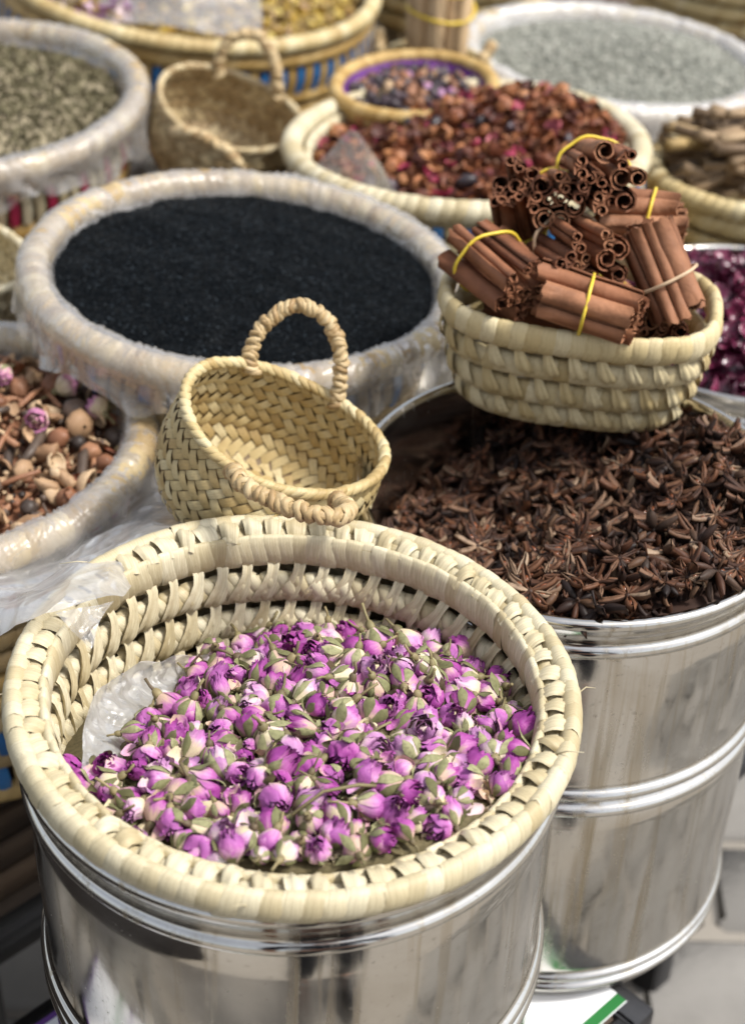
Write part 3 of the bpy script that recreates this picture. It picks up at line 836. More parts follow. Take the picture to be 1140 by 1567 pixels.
# nigella
NB = wide_basket((-.125, 1.342, .912), (.072, .005, 1), .1925, 'wide plastic-lined basket of black nigella seed', [(.022, .172, 'coil', PALM_T, None, 1), (.050, .170, .028, PALM_T, PALM_B, 4), (.078, .166, 'coil', PALM_T, None, 1), (.100, .162, 'coil', PALM_T, None, 1), (.122, .158, 'coil', PALM_T, None, 1)], seed=3, inner=-.010)
tin_under(-.135, 1.342, .800, .160, 'steel tin under the basket of black nigella seed')
def nig_h(x, y):
    r = math.hypot(x, y)
    return -.0045 + .016 * (1 - (r / .17) ** 2) + .0042 * fbm(x, y, 2, 18) + .0010 * math.sin(x * 60 + y * 95 + 2 * fbm(x, y, 0, 12))
mound('nigella_bed', .178, nig_h, SEED, None, 40, 96, .0008, 200, label='black bed of nigella seed in the plastic-lined basket', kind='stuff').matrix_basis = NB.matrix_basis
sd = ([(0, 0, .0013), (.0006, 0, 0), (0, .0007, 0), (-.0006, 0, 0), (0, -.0007, 0), (0, 0, -.0013)], [(0, 1, 2), (0, 2, 3), (0, 3, 4), (0, 4, 1), (5, 2, 1), (5, 3, 2), (5, 4, 3), (5, 1, 4)], None)
items = []
for i in range(34000):
    q = .176 * math.sqrt(RND.random()); a = RND.uniform(0, 2 * PI); x, y = q * math.cos(a), q * math.sin(a)
    items.append((0, TR((x, y, nig_h(x, y) + RND.uniform(0, .0012)), (RND.uniform(0, 6), RND.uniform(.9, 2.2), RND.uniform(0, 6)), RND.uniform(.8, 1.25))))
scatter_mesh('nigella_seed', [sd], items, SEED, None, False, kind='stuff', label='black nigella seeds, a few with painted glints, on top of the heap').matrix_basis = NB.matrix_basis

# potpourri
PB = wide_basket((-.372, 1.135, .852), (-.02, -.02, 1), .174, 'plastic-lined basket of nuts and dried rose potpourri with blue and red bands', [(.024, .156, 'coil', PALM_T, None, 1), (.052, .154, .030, PALM, PALM_R, 2), (.084, .150, 'coil', PALM_T, None, 1), (.106, .147, 'coil', PALM_T, None, 1), (.130, .144, 'coil', PALM_T, None, 1), (.154, .141, 'coil', PALM_O, None, 1), (.178, .139, 'coil', PALM_O, None, 1), (.202, .137, 'coil', PALM_T, None, 1), (.226, .135, .024, PALM_T, PALM_B, 2), (.250, .133, 'coil', PALM_T, None, 1), (.274, .131, .024, PALM_T, PALM_B, 2), (.294, .129, 'coil', PALM_O, None, 1)], seed=8, inner=-.012, skirt=.036)
def pot_h(x, y): return -.006 + .018 * (1 - (x * x + y * y) / .02) + .004 * fbm(x, y, 9, 22)
PM = PB.matrix_basis
mound('potpourri_bed', .157, lambda x, y: pot_h(x, y) - .014, NUT_BROWN, None, label='bed of brown potpourri crumbs in the basket of nuts', kind='stuff').matrix_basis = PM
crumb = [MB().add(*blob(.0035, .0028, .0024, 6, 5, k, .3)).tpl() for k in range(2)] + [tube([(0, 0, 0), (.007, .001, 0), (.014, 0, .001)], [.0012, .0014, .0009], 5)]
items = []
for (x, y) in darts(1500, .154, .0035):
    items.append((RND.randrange(3), TR((x, y, pot_h(x, y) - RND.uniform(.002, .012)), (0, 0, 0), RND.uniform(.6, 1.4)) @ rq(), RND.randrange(3)))
scatter_mesh('potpourri_crumbs', crumb, items, [NUT_TAN, NUT_BROWN, NUT_DARK], None, kind='stuff', label='bark and nut crumbs between the potpourri pieces').matrix_basis = PM
def shell_tpl(r, seed):
    vs, uv = [], []
    for i in range(10):
        for j in range(5):
            a = 2 * PI * i / 10; b = .12 + 1.35 * j / 4
            k = 1 + .25 * noise.noise(Vector((math.cos(a) * 1.5 + seed, math.sin(a) * 1.5, j * .5)))
            vs.append((r * k * math.sin(b) * math.cos(a), r * k * math.sin(b) * math.sin(a), r * .75 * math.cos(b))); uv.append((a * .01, b * .01))
    n = len(vs)
    vs += [(x * .86, y * .86, z * .80 - .0006) for x, y, z in vs]; uv += uv
    fs = grid_faces(10, 5, True); fs += [tuple(n + i for i in f[::-1]) for f in grid_faces(10, 5, True)]
    fs += [(i * 5 + 4, ((i + 1) % 10) * 5 + 4, n + ((i + 1) % 10) * 5 + 4, n + i * 5 + 4) for i in range(10)]
    return vs, fs, uv
kinds = [
    ('round_nut', 'nut', 'round dark nut in the potpourri basket', [MB().add(*blob(.0105, .0105, .0110, 12, 9, k, .10, 2.5)).add(*blob(.003, .003, .004, 7, 5, k), TR((0, 0, .011))).mesh('round_nut', NUT_DARK) for k in range(3)]),
    ('brown_nut', 'nut', 'reddish brown nut in the potpourri basket', [MB().add(*blob(.0110, .0095, .0125, 12, 9, k + 9, .14, 2.2)).mesh('brown_nut', NUT_BROWN) for k in range(3)]),
    ('nut_shell', 'nut shell', 'hollow tan nut shell in the potpourri basket', [MB().add(*shell_tpl(.0145, k)).mesh('nut_shell', NUT_TAN) for k in range(3)]),
    ('ginger_piece', 'root piece', 'knobbly tan root piece in the potpourri basket', [MB().add(*blob(.017, .008, .0075, 14, 9, k + 20, .26, 2.0)).add(*blob(.008, .0065, .006, 10, 7, k + 30, .2), TR((.010, .007, .002))).mesh('ginger_piece', NUT_TAN) for k in range(3)]),
    ('long_pod', 'seed pod', 'long dark seed pod in the potpourri basket', [MB().add(*tube([(-.020, 0, 0), (-.013, .001, 0), (-.002, .002, .001), (.011, .001, 0), (.019, -.001, 0)], [.002, .0055, .0065, .0050, .0015], 9)).mesh('long_pod', NUT_DARK), MB().add(*tube([(-.024, 0, 0), (-.008, .003, 0), (.010, .002, .002), (.025, -.002, 0)], [.0036, .0046, .0044, .0030], 8)).mesh('long_pod', NUT_DARK)]),
    ('bark_stick', 'stick', 'thin brown bark stick in the potpourri basket', [MB().add(*tube([(-.028, 0, 0), (0, .0015, .001), (.028, 0, 0)], [.0028, .0033, .0026], 7)).mesh('bark_stick', NUT_BROWN)]),
    ('petal_scrap', 'dried petal', 'curled rust petal scrap in the potpourri basket', [MB().add([(x - .009, y, z - .009) for x, y, z in petal_tpl(0, 1.0, .011, .018, 1, 0, .6, 90 + k)[0]], grid_faces(8, 8)).mesh('petal_scrap', (DRY_RED, NUT_TAN)[k % 2]) for k in range(4)]),
]
for i, (x, y) in enumerate(darts(205, .152, .0162) + darts(95, .150, .020)):
    nm, cat, lab, mes = kinds[RND.choices(range(7), (.13, .09, .17, .20, .11, .14, .16))[0]]
    put(nm, RND.choice(mes), None, PM @ TR((x, y, pot_h(x, y) + (RND.uniform(-.003, .007) if i < 200 else RND.uniform(-.009, -.004))), (0, 0, 0), RND.uniform(.62, 1.1)) @ (Euler((RND.uniform(-.6, .6), RND.uniform(-.5, .5), RND.uniform(0, 6))).to_matrix().to_4x4() if nm in ('long_pod', 'bark_stick', 'ginger_piece') else rq()), label=lab, cat=cat, group='potpourri pieces in the banded basket')
for k, (x, y, lab) in enumerate(((.088, .010, 'open pale rosebud with purple edge resting among the nuts'), (.100, .075, 'cream rosebud with magenta tip resting among the nuts'), (.132, .045, 'pale pink rosebud by the plastic rim of the nut basket'), (.045, .080, 'small cream rosebud at the back of the nut basket'), (.018, -.075, 'half hidden pale rosebud at the front of the nut basket'))):
    place_bud(PM @ TR((x, y, pot_h(x, y) + .012), (1.2, .4 * k, 1.9 * k), .95), 3, lab, 'rosebuds among the nuts', sv=(3, 0, 1, 2, 4)[k], nsep=2)

# grey-green herb
HB = wide_basket((-.505, 1.811, .882), (-.015, -.03, 1), .212, 'plastic-lined basket of grey-green dried herb with red bands', [(.026, .195, 'coil', PALM_T, None, 1), (.056, .192, .032, PALM, PALM_R, 3), (.088, .188, 'coil', PALM_O, None, 1), (.112, .184, 'coil', PALM_T, None, 1), (.136, .180, 'coil', PALM_T, None, 1)], seed=13, inner=-.012, skirt=.04)
tin_under(-.505, 1.811, .745, .165, 'steel tin under the basket of grey-green dried herb')
def herb_h(x, y): return -.012 + .032 * (1 - (x * x + y * y) / .034) + .005 * fbm(x, y, 3, 20)
mound('herb_bed', .196, herb_h, HERB, None, 40, 96, .006, 110, label='bed of crushed grey-green herb under the flakes', kind='stuff').matrix_basis = HB.matrix_basis
flake = [([(x - .006, y, z - .006) for x, y, z in petal_tpl(0, .6, .007, .012, 1, 0, .4, 60 + k)[0]], grid_faces(8, 8), None) for k in range(2)] + [blob(.003, .0026, .0034, 6, 4, 2)]
def heap_of(name, n, R, h, tpls, mats, base, label, spread=(-.003, .004), sc=(.5, 1.1), weights=None):
    items = []
    for i in range(n):
        q = R * math.sqrt(RND.random()); a = RND.uniform(0, 2 * PI); x, y = q * math.cos(a), q * math.sin(a)
        items.append((RND.randrange(len(tpls)), TR((x, y, h(x, y) + RND.uniform(*spread)), (0, 0, 0), RND.uniform(*sc)) @ rq(), RND.choices(range(len(mats)), weights)[0]))
    o = scatter_mesh(name, tpls, items, mats, None, kind='stuff', label=label)
    o.matrix_basis = base
    return o
flake = []
for k in range(3):
    vs = [((i - 1.5) * .0032, (j - .5) * (.0045 if i in (1, 2) else .002), .0014 * math.sin(i * 1.3 + k) + .0008 * j) for i in range(4) for j in range(2)]
    flake.append((vs, grid_faces(4, 2), None))
flake += [blob(.0022, .0020, .0026, 6, 4, 2), tube([(0, 0, 0), (.006, .001, 0), (.012, 0, .001)], .0007, 4)]
heap_of('herb_flakes', 13000, .193, herb_h, flake, [HERB], HB.matrix_basis, 'curled grey-green herb flakes on the heap', sc=(.5, 1.25))

# lavender grain
LB = wide_basket((.311, 2.19, .815), (.066, .02, 1), .204, 'white plastic-lined basket of grey lavender grain', [(.024, .188, 'coil', PALM_T, None, 1), (.050, .184, 'coil', PALM_T, None, 1), (.076, .180, 'coil', PALM_T, None, 1), (.102, .176, 'coil', PALM_T, None, 1)], seed=21, inner=-.015, filmmat=film_mat("white_film", .72), skirt=.04)
tin_under(.311, 2.19, .71, .16, 'steel tin under the basket of grey lavender grain')
def lav_h(x, y): return -.012 + .040 * math.exp(-((x - .05) ** 2 + (y - .02) ** 2) / .016) + .003 * fbm(x, y, 3, 16)
mound('lavender_bed', .188, lav_h, LAV, None, 40, 96, .003, 120, label='bed of grey lavender grain', kind='stuff').matrix_basis = LB.matrix_basis
heap_of('lavender_grain', 8000, .186, lav_h, [blob(.0022, .0022, .0042, 5, 4, k) for k in range(2)], [LAV], LB.matrix_basis, 'loose grey lavender grains on the heap', (-.001, .003), (.6, 1.2))

# ------------------------------------------------------------------ basket of dried red blossom
DB = wide_basket((.09, 1.704, .892), (-.03, .054, 1), .204, 'uncovered cream basket of rust-red dried blossom with blue strips', [(.0325, .193, .022, PALM_Y, PALM_B, 2), (.054, .190, 'coil', PALM_Y, None, 1), (.080, .187, 'coil', PALM_Y, None, 1), (.104, .184, 'coil', PALM_Y, None, 1), (.128, .180, 'coil', PALM_Y, None, 1)], film=False, rimmat=PALM, seed=31)
tin_under(.09, 1.704, .765, .16, 'steel tin under the basket of rust-red dried blossom')
c2 = MB(); coil(DB, 'inner_rim_strip', circ(.178, -.014, .001, .001, 2), .004, .011, .013, PALM, .001, None, None, c2, .001, 33)
coil(DB, 'inner_strip', circ(.176, -.038, .001, .001, 1), .004, .011, .013, PALM, .003, None, None, c2, .001, 36); c2.build('inner_core', PALM, DB, kind='stuff')
def red_h(x, y): return -.018 + .058 * math.exp(-((x - .07) ** 2 + (y - .03) ** 2) / .014) + .012 * (1 - (x * x + y * y) / .03) + .004 * fbm(x, y, 6, 20)
mound('blossom_bed', .172, lambda x, y: red_h(x, y) - .008, DRY_RED, None, 30, 80, .005, 90, label='bed of rust-red dried blossom crumbs', kind='stuff').matrix_basis = DB.matrix_basis
cup = [petal_tpl(0, 1.3, .010, .016, 1, .15, .7, 110 + k) for k in range(3)]
cup = [([(x - .006, y, z - .008) for x, y, z in p[0]], p[1], p[2]) for p in cup]
def cup_flower(k, m):
    mb = MB()
    for i in range(4): mb.add(*petal_tpl(i * PI / 2, 1.0, .0075, .014, 1, .1, .9, 130 + k * 5 + i), TR((0, 0, -.006)))
    return mb.mesh('dried_blossom', m)
red_kinds = [([cup_flower(k, DRY_RED) for k in range(2)] + [MB().add(*c).mesh('dried_blossom', DRY_RED) for c in cup], 'rust-brown dried blossom in the uncovered cream basket'), ([MB().add(*c).mesh('dried_blossom', DRY_ROSE) for c in cup], 'crimson dried petal in the uncovered cream basket'), ([MB().add(*blob(.008, .006, .010, 9, 7, k, .25)).mesh('dried_blossom', DRY_DARK) for k in range(2)], 'nearly black dried blossom in the uncovered cream basket')]
for (x, y) in darts(290, .168, .0155):
    k = RND.choices((0, 1, 2), (.78, .13, .09))[0]
    put('dried_blossom', RND.choice(red_kinds[k][0]), None, DB.matrix_basis @ TR((x, y, red_h(x, y) + RND.uniform(-.003, .005)), (0, 0, 0), RND.uniform(.75, 1.25)) @ rq(), label=red_kinds[k][1], cat='dried blossom', group='dried blossoms in the cream basket')
heap_of('blossom_crumbs', 900, .17, red_h, cup, [DRY_RED, NUT_BROWN, DRY_ROSE], DB.matrix_basis, 'rust-red petal crumbs between the dried blossoms', (-.007, .002), (.4, .9), (.6, .3, .1))

# small coiled bowl standing on the blossom
CB = thing('coiled_bowl', 'small golden coiled bowl of purple scraps standing in the blossom basket', 'bowl', (.032, 1.866, .895), (-.05, -.02, 1))
cc = MB()
for k, (R, z) in enumerate(((.094, 0), (.0905, -.012), (.084, -.023), (.075, -.033), (.064, -.041), (.050, -.046), (.034, -.048), (.017, -.048))):
    coil(CB, 'coil_strip', circ(R, z, 0, 0, k), .0068 if k else .0078, .0066 if k else .0078, .0085 if k < 4 else .013, PALM_O, .002, None, None, cc, .0004, 40 + k)
cc.build('coil_core', PALM_O, CB, kind='stuff')
MB().add(*lathe([(.0, -.034), (.05, -.033), (.070, -.022), (.082, -.008), (.088, -.006), (.087, .0), (.0845, -.004), (.068, -.019), (.05, -.029), (.0, -.030)], 48)).build('purple_lining', PURPLE, CB)
mes = [MB().add(*blob(.009, .006, .006, 9, 6, k, .3)).mesh('dried_scrap', m) for k, m in enumerate((DRY_DARK, DRY_DARK, NUT_BROWN, POT_PINK, NUT_TAN))]
for (x, y) in darts(85, .076, .0135) + darts(35, .06, .014):
    k = RND.choices(range(5), (.35, .25, .2, .08, .12))[0]
    put('dried_scrap', mes[k], None, CB.matrix_basis @ TR((x, y, -.010 + .014 * (1 - (x * x + y * y) / .0058)), (0, 0, 0), RND.uniform(.7, 1.25)) @ rq(), label=('dark purple dried scrap in the golden coiled bowl', 'dark purple dried scrap in the golden coiled bowl', 'brown dried scrap in the golden coiled bowl', 'pinkish dried scrap in the golden coiled bowl', 'tan dried scrap in the golden coiled bowl')[k], cat='dried scrap', group='scraps in the coiled bowl')

# ------------------------------------------------------------------ big basket of yellow flower heads
YB = wide_basket((-.305, 2.44, .835), (.115, -.017, 1), .290, 'big straw basket of yellow flower heads with blue strips', [(.024, .279, 'coil', PALM_O, None, 1), (.054, .277, .036, PALM_O, PALM_B, 2), (.084, .274, 'coil', PALM_O, None, 1), (.110, .270, 'coil', PALM_O, None, 1), (.136, .266, 'coil', PALM_O, None, 1), (.160, .262, 'coil', PALM_O, None, 1)], film=False, rimmat=PALM_Y, seed=51, rw=.015)
tin_under(-.305, 2.44, .66, .19, 'steel tin under the big basket of yellow flower heads')
def yel_h(x, y): return -.022 + .035 * (1 - (x * x + y * y) / .075) + .006 * fbm(x, y, 4, 14)
mound('flower_bed', .262, lambda x, y: yel_h(x, y) - .006, CHAMO_D, None, 30, 80, .007, 70, label='bed of dull yellow flower heads', kind='stuff').matrix_basis = YB.matrix_basis
def head(k):
    mb = MB().add(*blob(.0062, .0062, .0050, 9, 6, k, .08))
    for i in range(9):
        a = 2 * PI * i / 9
        mb.add(*ribbon_tpl([(.005 * math.cos(a), .005 * math.sin(a), -.001), (.010 * math.cos(a), .010 * math.sin(a), -.003), (.013 * math.cos(a), .013 * math.sin(a), -.007)], [.003, .0042, .002], (-math.sin(a), math.cos(a), 0), .0004), None, 1)
    return mb.mesh('flower_head', [CHAMO, CHAMO_D])
hm = [head(k) for k in range(3)]
for (x, y) in darts(230, .255, .022, inside=lambda x, y: x > -.02):
    put('flower_head', RND.choice(hm), None, YB.matrix_basis @ TR((x, y, yel_h(x, y) + RND.uniform(-.001, .006)), (RND.uniform(-1, 1), RND.uniform(-1, 1), RND.uniform(0, 6)), RND.uniform(.8, 1.3)), label='yellow dried flower head in the big straw basket', cat='flower head', group='yellow flower heads in the big basket')
heap_of('flower_crumbs', 2200, .258, yel_h, [blob(.004, .004, .005, 6, 4, 1), cup[0], tube([(0, 0, 0), (.01, 0, .001), (.022, 0, 0)], .0011, 5)], [CHAMO, CHAMO_D, NUT_TAN], YB.matrix_basis, 'yellow and straw-coloured flower crumbs on the heap', (-.002, .006), (.6, 1.2), (.4, .4, .2))
sm = [MB().add(*c).mesh('lilac_petal', POT_PINK) for c in cup]
for (x, y) in darts(90, .255, .02, inside=lambda x, y: x < -.06):
    put('lilac_petal', RND.choice(sm), None, YB.matrix_basis @ TR((x, y, yel_h(x, y) + .012), (0, 0, 0), RND.uniform(.9, 1.5)) @ rq(), label='lilac dried petal under clear film beside the yellow flower heads', cat='petal', group='lilac petals in the big basket')

# ------------------------------------------------------------------ hibiscus tin
steel_tin((.375, 1.455, .822), .160, .822 - TABLE_Z, 'polished steel tin of dark purple hibiscus beside the star anise', seg=96)
HT = Matrix.Translation((.375, 1.455, .822))
def hib_h(x, y): return -.016 + .055 * (1 - (x * x + y * y) / .026) + .004 * fbm(x, y, 4, 22)
mound('hibiscus_bed', .154, lambda x, y: hib_h(x, y) - .010, HIB, None, 30, 80, .005, 80, label='bed of dark purple hibiscus scraps', kind='stuff').matrix_basis = HT
hb = [petal_tpl(0, .9, .011, .024, 1, .2, .9, 150 + k) for k in range(4)]
hb = [([(x - .006, y, z - .012) for x, y, z in p[0]], p[1], p[2]) for p in hb]
hme = [MB().add(*c).mesh('hibiscus_petal', HIB) for c in hb]
for (x, y) in darts(270, .150, .0145):
    put('hibiscus_petal', RND.choice(hme), None, HT @ TR((x, y, hib_h(x, y) + RND.uniform(-.002, .006)), (0, 0, 0), RND.uniform(.7, 1.15)) @ rq(), label='wrinkled dark purple hibiscus petal in the heap beside the cinnamon', cat='hibiscus petal', group='hibiscus petals in the tin')
heap_of('hibiscus_scraps', 500, .152, hib_h, hb, [HIB], HT, 'small dark hibiscus scraps between the petals', (-.008, .001), (.5, .9))

# ------------------------------------------------------------------ basket of dry roots
SB = wide_basket((.445, 1.775, .842), (-.01, .02, 1), .140, 'straw basket of dry brown roots behind the hibiscus', [(.022, .128, 'coil', PALM_Y, None, 1), (.048, .126, 'coil', PALM_Y, None, 1), (.074, .123, 'coil', PALM_Y, None, 1), (.100, .119, 'coil', PALM_Y, None, 1), (.126, .115, 'coil', PALM_Y, None, 1)], film=False, rimmat=PALM_Y, seed=61)
tin_under(.445, 1.775, .712, .125, 'steel tin under the basket of dry brown roots')
mound('root_bed', .122, lambda x, y: -.02 + .03 * (1 - (x * x + y * y) / .015), ROOT, None, label='bed of root crumbs under the dry roots', kind='stuff').matrix_basis = SB.matrix_basis
rme = []
for k in range(5):
    rr = random.Random(k); p = [(-.055 + .0275 * i, rr.uniform(-.004, .004), rr.uniform(-.003, .003)) for i in range(5)]
    rme.append(MB().add(*tube(p, [rr.uniform(.0035, .0075) for _ in p], 8)).mesh('dry_root', ROOT))
for i, (x, y) in enumerate(darts(90, .105, .013)):
    z = .012 + .045 * (1 - (x * x + y * y) / .012) + RND.uniform(-.012, .012)
    put('dry_root', RND.choice(rme), None, SB.matrix_basis @ TR((x * .8, y * .8, z), (RND.uniform(0, 6), RND.uniform(-.3, .3), RND.choice((.35, .55, 2.6, .9)) + RND.uniform(-.35, .35)), (RND.uniform(.8, 1.25), 1, 1)), label='dry brown root stick in the straw basket', cat='root', group='dry roots in the straw basket')

# two more baskets at the far edge of the stall
FB = wide_basket((.60, 2.78, .80), (0, 0, 1), .215, 'far straw basket of brown root sticks behind the lavender', [(.022, .203, 'coil', PALM_Y, None, 1), (.048, .200, 'coil', PALM_Y, None, 1), (.074, .196, 'coil', PALM_Y, None, 1)], film=False, rimmat=PALM_Y, seed=66)
tin_under(.60, 2.78, .72, .17, 'steel tin under the far basket of root sticks')
mound('root_bed', .195, lambda x, y: -.02 + .03 * (1 - (x * x + y * y) / .04), ROOT, None, label='bed of root crumbs in the far basket', kind='stuff').matrix_basis = FB.matrix_basis
for i, (x, y) in enumerate(darts(110, .185, .022)):
    put('dry_root', RND.choice(rme), None, FB.matrix_basis @ TR((x * .85, y * .85, .01 + .05 * (1 - (x * x + y * y) / .035) + RND.uniform(-.01, .01)), (RND.uniform(0, 6), RND.uniform(-.3, .3), RND.uniform(0, 6)), (1.3, 1.2, 1.2)), label='brown root stick in the far straw basket behind the lavender', cat='root', group='root sticks in the far basket')
GB = wide_basket((.10, 2.66, .815), (0, 0, 1), .17, 'far straw basket of tan crumbs behind the bundle of pale sticks', [(.022, .158, 'coil', PALM_Y, None, 1), (.048, .155, 'coil', PALM_Y, None, 1), (.074, .152, 'coil', PALM_Y, None, 1)], film=False, rimmat=PALM_Y, seed=69)
tin_under(.10, 2.66, .74, .14, 'steel tin under the far basket of tan crumbs')
mound('crumb_bed', .15, lambda x, y: -.02 + .03 * (1 - (x * x + y * y) / .024), CHAMO_D, None, label='bed of tan crumbs in the far straw basket', kind='stuff').matrix_basis = GB.matrix_basis

# ------------------------------------------------------------------ plaited baskets with two handles
def rope(parent, name, sub, pts, rad, n, mat, seed=0):
    """a stout handle: a core with strips wound round it, each strip a piece of its own"""
    pts = [Vector(p) for p in pts]
    K = 60; dense = []
    for i in range(K + 1):                                           # Catmull-Rom
        f = i / K * (len(pts) - 1); a = min(int(f), len(pts) - 2); t = f - a
        p0, p1, p2, p3 = pts[max(a - 1, 0)], pts[a], pts[a + 1], pts[min(a + 2, len(pts) - 1)]
        dense.append(.5 * ((2 * p1) + (p2 - p0) * t + (2 * p0 - 5 * p1 + 4 * p2 - p3) * t * t + (3 * p1 - p0 - 3 * p2 + p3) * t ** 3))
    h = MB().add(*tube(dense, rad * .82, 8)).build(name, mat, parent)
    s = [0.0]
    for i in range(K): s.append(s[-1] + (dense[i + 1] - dense[i]).length)
    w = s[-1] / n
    mes = []
    for k in range(3):
        t = wrap_tpl(rad * .80, rad * .80, w * 1.2, w * .75, rad * .34, 10, seed + k)
        mes.append(MB().add(*t).mesh(sub, mat))
    j = 0
    for k in range(n):
        d = s[-1] * (k + .5) / n
        while s[j + 1] < d: j += 1
        tg = (dense[j + 1] - dense[j]).normalized(); p = dense[j].lerp(dense[j + 1], (d - s[j]) / (s[j + 1] - s[j]))
        x = tg.orthogonal().normalized(); z = x.cross(tg)
        M = Matrix(((x.x, tg.x, z.x, p.x), (x.y, tg.y, z.y, p.y), (x.z, tg.z, z.z, p.z), (0, 0, 0, 1)))
        put(sub, RND.choice(mes), h, M @ Matrix.Rotation(RND.uniform(0, 6), 4, 'Y') @ Matrix.Diagonal((RND.uniform(.92, 1.12), RND.uniform(.9, 1.15), RND.uniform(.92, 1.12), 1)))
    return h
def plaited_basket(M, label, mat, R=.083, depth=.085, cell=.0105, seed=0, wave=.006, handles=(), squash=.9, cam_side=(0, -1, .7), limit=300):
    t = thing('plaited_basket', label, 'basket', (0, 0, 0)); t.matrix_basis = M
    prof = [(0, 1.0), (.25, 1.045), (.5, 1.06), (.72, 1.03), (.9, .93), (1.0, .80)]
    wl = depth * 1.02; fl = R * .78
    def surf(u, s, off=0.0):
        """u: angle, s: metres from the rim down the wall and on across the floor"""
        if s <= wl:
            f = s / wl
            for (a, ra), (b, rb) in zip(prof, prof[1:]):
                if f <= b: r = ra + (rb - ra) * (f - a) / (b - a); break
            else: r = .80
            z = -depth * f
            nr = Vector((math.cos(u), math.sin(u), (.25 if f < .4 else -.45 if f > .8 else 0)))
            z += wave * math.cos(2 * u + .6) * (1 - f)
        else:
            f = min(1, (s - wl) / fl); r = .80 * (1 - f) + .02; z = -depth - .004 * math.sin(PI * f)
            nr = Vector((0.2 * math.cos(u), .2 * math.sin(u), -1))
        nr.normalize()
        p = Vector((R * r * math.cos(u), R * r * math.sin(u) * squash, z))
        return p + nr * off
    stuff, strips = MB(), []
    rows = int((wl + fl * .92) / cell)
    view = (M.to_3x3().inverted() @ Vector(cam_side)).normalized()
    for sidev in (1, -1):                                            # outer and inner face of the plait
        for k in range(rows):
            s0 = (k + .5) * cell
            _r = 1.0 if s0 < wl else max(.12, .80 * (1 - (s0 - wl) / fl))
            n = max(5, round(2 * PI * R * .96 * _r / cell))
            for i in range(n):
                uc = 2 * PI * (i + (.5 if k % 2 else 0)) / n
                du = 2 * PI / n
                sg = 1 if k % 2 else -1
                vs, uv = [], []
                L, W = .98, .49
                for a in range(5):
                    q = -1 + a / 2
                    for b in range(3):
                        w = -1 + b
                        du_ = (q * L + w * W) * .5 * .98; ds_ = (q * L - w * W) * .5 * .98 * sg
                        off = sidev * (.0004 + .0017 * (1 - q * q) + .0006 * (1 - w * w)) - .0002 * sidev * (q < -.9 or q > .9)
                        ss = min(max(s0 + ds_ * cell, 0), wl + fl)
                        vs.append(surf(uc + du_ * du, ss, off)); uv.append((q * cell, w * cell * .5))
                c = surf(uc, s0, 0); nr = (surf(uc, s0, .001) - c) * 1000 * sidev
                strips.append((nr.dot(view), vs, uv))
    strips.sort(key=lambda q: -q[0])
    fs = grid_faces(5, 3)
    for i, (d, vs, uv) in enumerate(strips):
        if i < limit:
            MB().add(vs, fs, uv).build('plait_strip', mat, t)
        else: stuff.add(vs, fs, uv)
    stuff.build('plait_weave', mat, t, kind='stuff')
    vs, uv = [], []                                                  # dark layer added between the two faces: painted shade for the plait gaps
    for i in range(48):
        for j in range(14): vs.append(surf(2 * PI * i / 48, (wl + fl * .95) * j / 13)); uv.append((i * .01, j * .01))
    MB().add(vs, grid_faces(48, 14, True), uv).build('gap_shade_layer', PALM_GAP, t)
    rim = lambda a: surf(a, 0, .0005) + Vector((0, 0, .001))
    w = .0078; mes = [MB().add(*wrap_tpl(.0018, .0024, w * 1.25, .0046, .0022, 10, k)).mesh('rim_twist', mat) for k in range(3)]
    L = ring(rim, 8)[1]
    for p, an, sl in ring(rim, round(L / w))[0]:
        put('rim_twist', RND.choice(mes), t, Matrix.Translation(p) @ Euler((sl, RND.uniform(-.2, .2), an)).to_matrix().to_4x4())
    for hp, rad, n in handles: rope(t, 'handle', 'handle_strip', hp, rad, n, CORD, seed)
    return t, surf
FM = Matrix.LocRotScale(Vector((-.067, 1.005, .964)), Vector((0, 0, 1)).rotation_difference(Vector((.37, -.03, 1)).normalized()), None)
FI = FM.inverted()
def loc_pts(*w): return [FI @ Vector(p) for p in w]
h1 = loc_pts((-.095, 1.066, .972), (-.098, 1.072, .984), (-.0885, 1.084, 1.004), (-.0645, 1.093, 1.018), (-.041, 1.089, 1.010), (-.029, 1.078, .988), (-.029, 1.070, .962), (-.032, 1.066, .944))
h2 = loc_pts((-.098, .930, .975), (-.095, .919, .981), (-.088, .904, .982), (-.066, .888, .981), (-.042, .881, .977), (-.022, .886, .972), (-.017, .903, .966), (-.026, .925, .958))
plaited_basket(FM, 'small straw plaited basket with two handles standing empty behind the rosebuds', PALM_Y, .0775, .084, .0102, 3, .004, ((h1, .0052, 46), (h2, .0056, 36)), .93)
BKM = Matrix.LocRotScale(Vector((-.184, 1.832, .872)), Vector((0, 0, 1)).rotation_difference(Vector((.30, -.17, 1)).normalized()), None)
FI = BKM.inverted()
h1 = loc_pts((-.205, 1.900, .885), (-.203, 1.903, .905), (-.188, 1.905, .932), (-.155, 1.905, .934), (-.135, 1.897, .900), (-.133, 1.890, .860))
h2 = loc_pts((-.238, 1.725, .885), (-.227, 1.690, .900), (-.210, 1.670, .908), (-.186, 1.655, .905), (-.168, 1.650, .895), (-.160, 1.660, .875), (-.166, 1.690, .855))
plaited_basket(BKM, 'small tan plaited basket with two handles behind the nigella', PALM_G, .086, .085, .0150, 9, .004, ((h1, .0062, 34), (h2, .0062, 30)), .93)
thing_sticks = []
MKM = Matrix.LocRotScale(Vector((.062, 2.05, .851)), Vector((0, 0, 1)).rotation_difference(Vector((.05, -.10, 1)).normalized()), None)
FI = MKM.inverted()
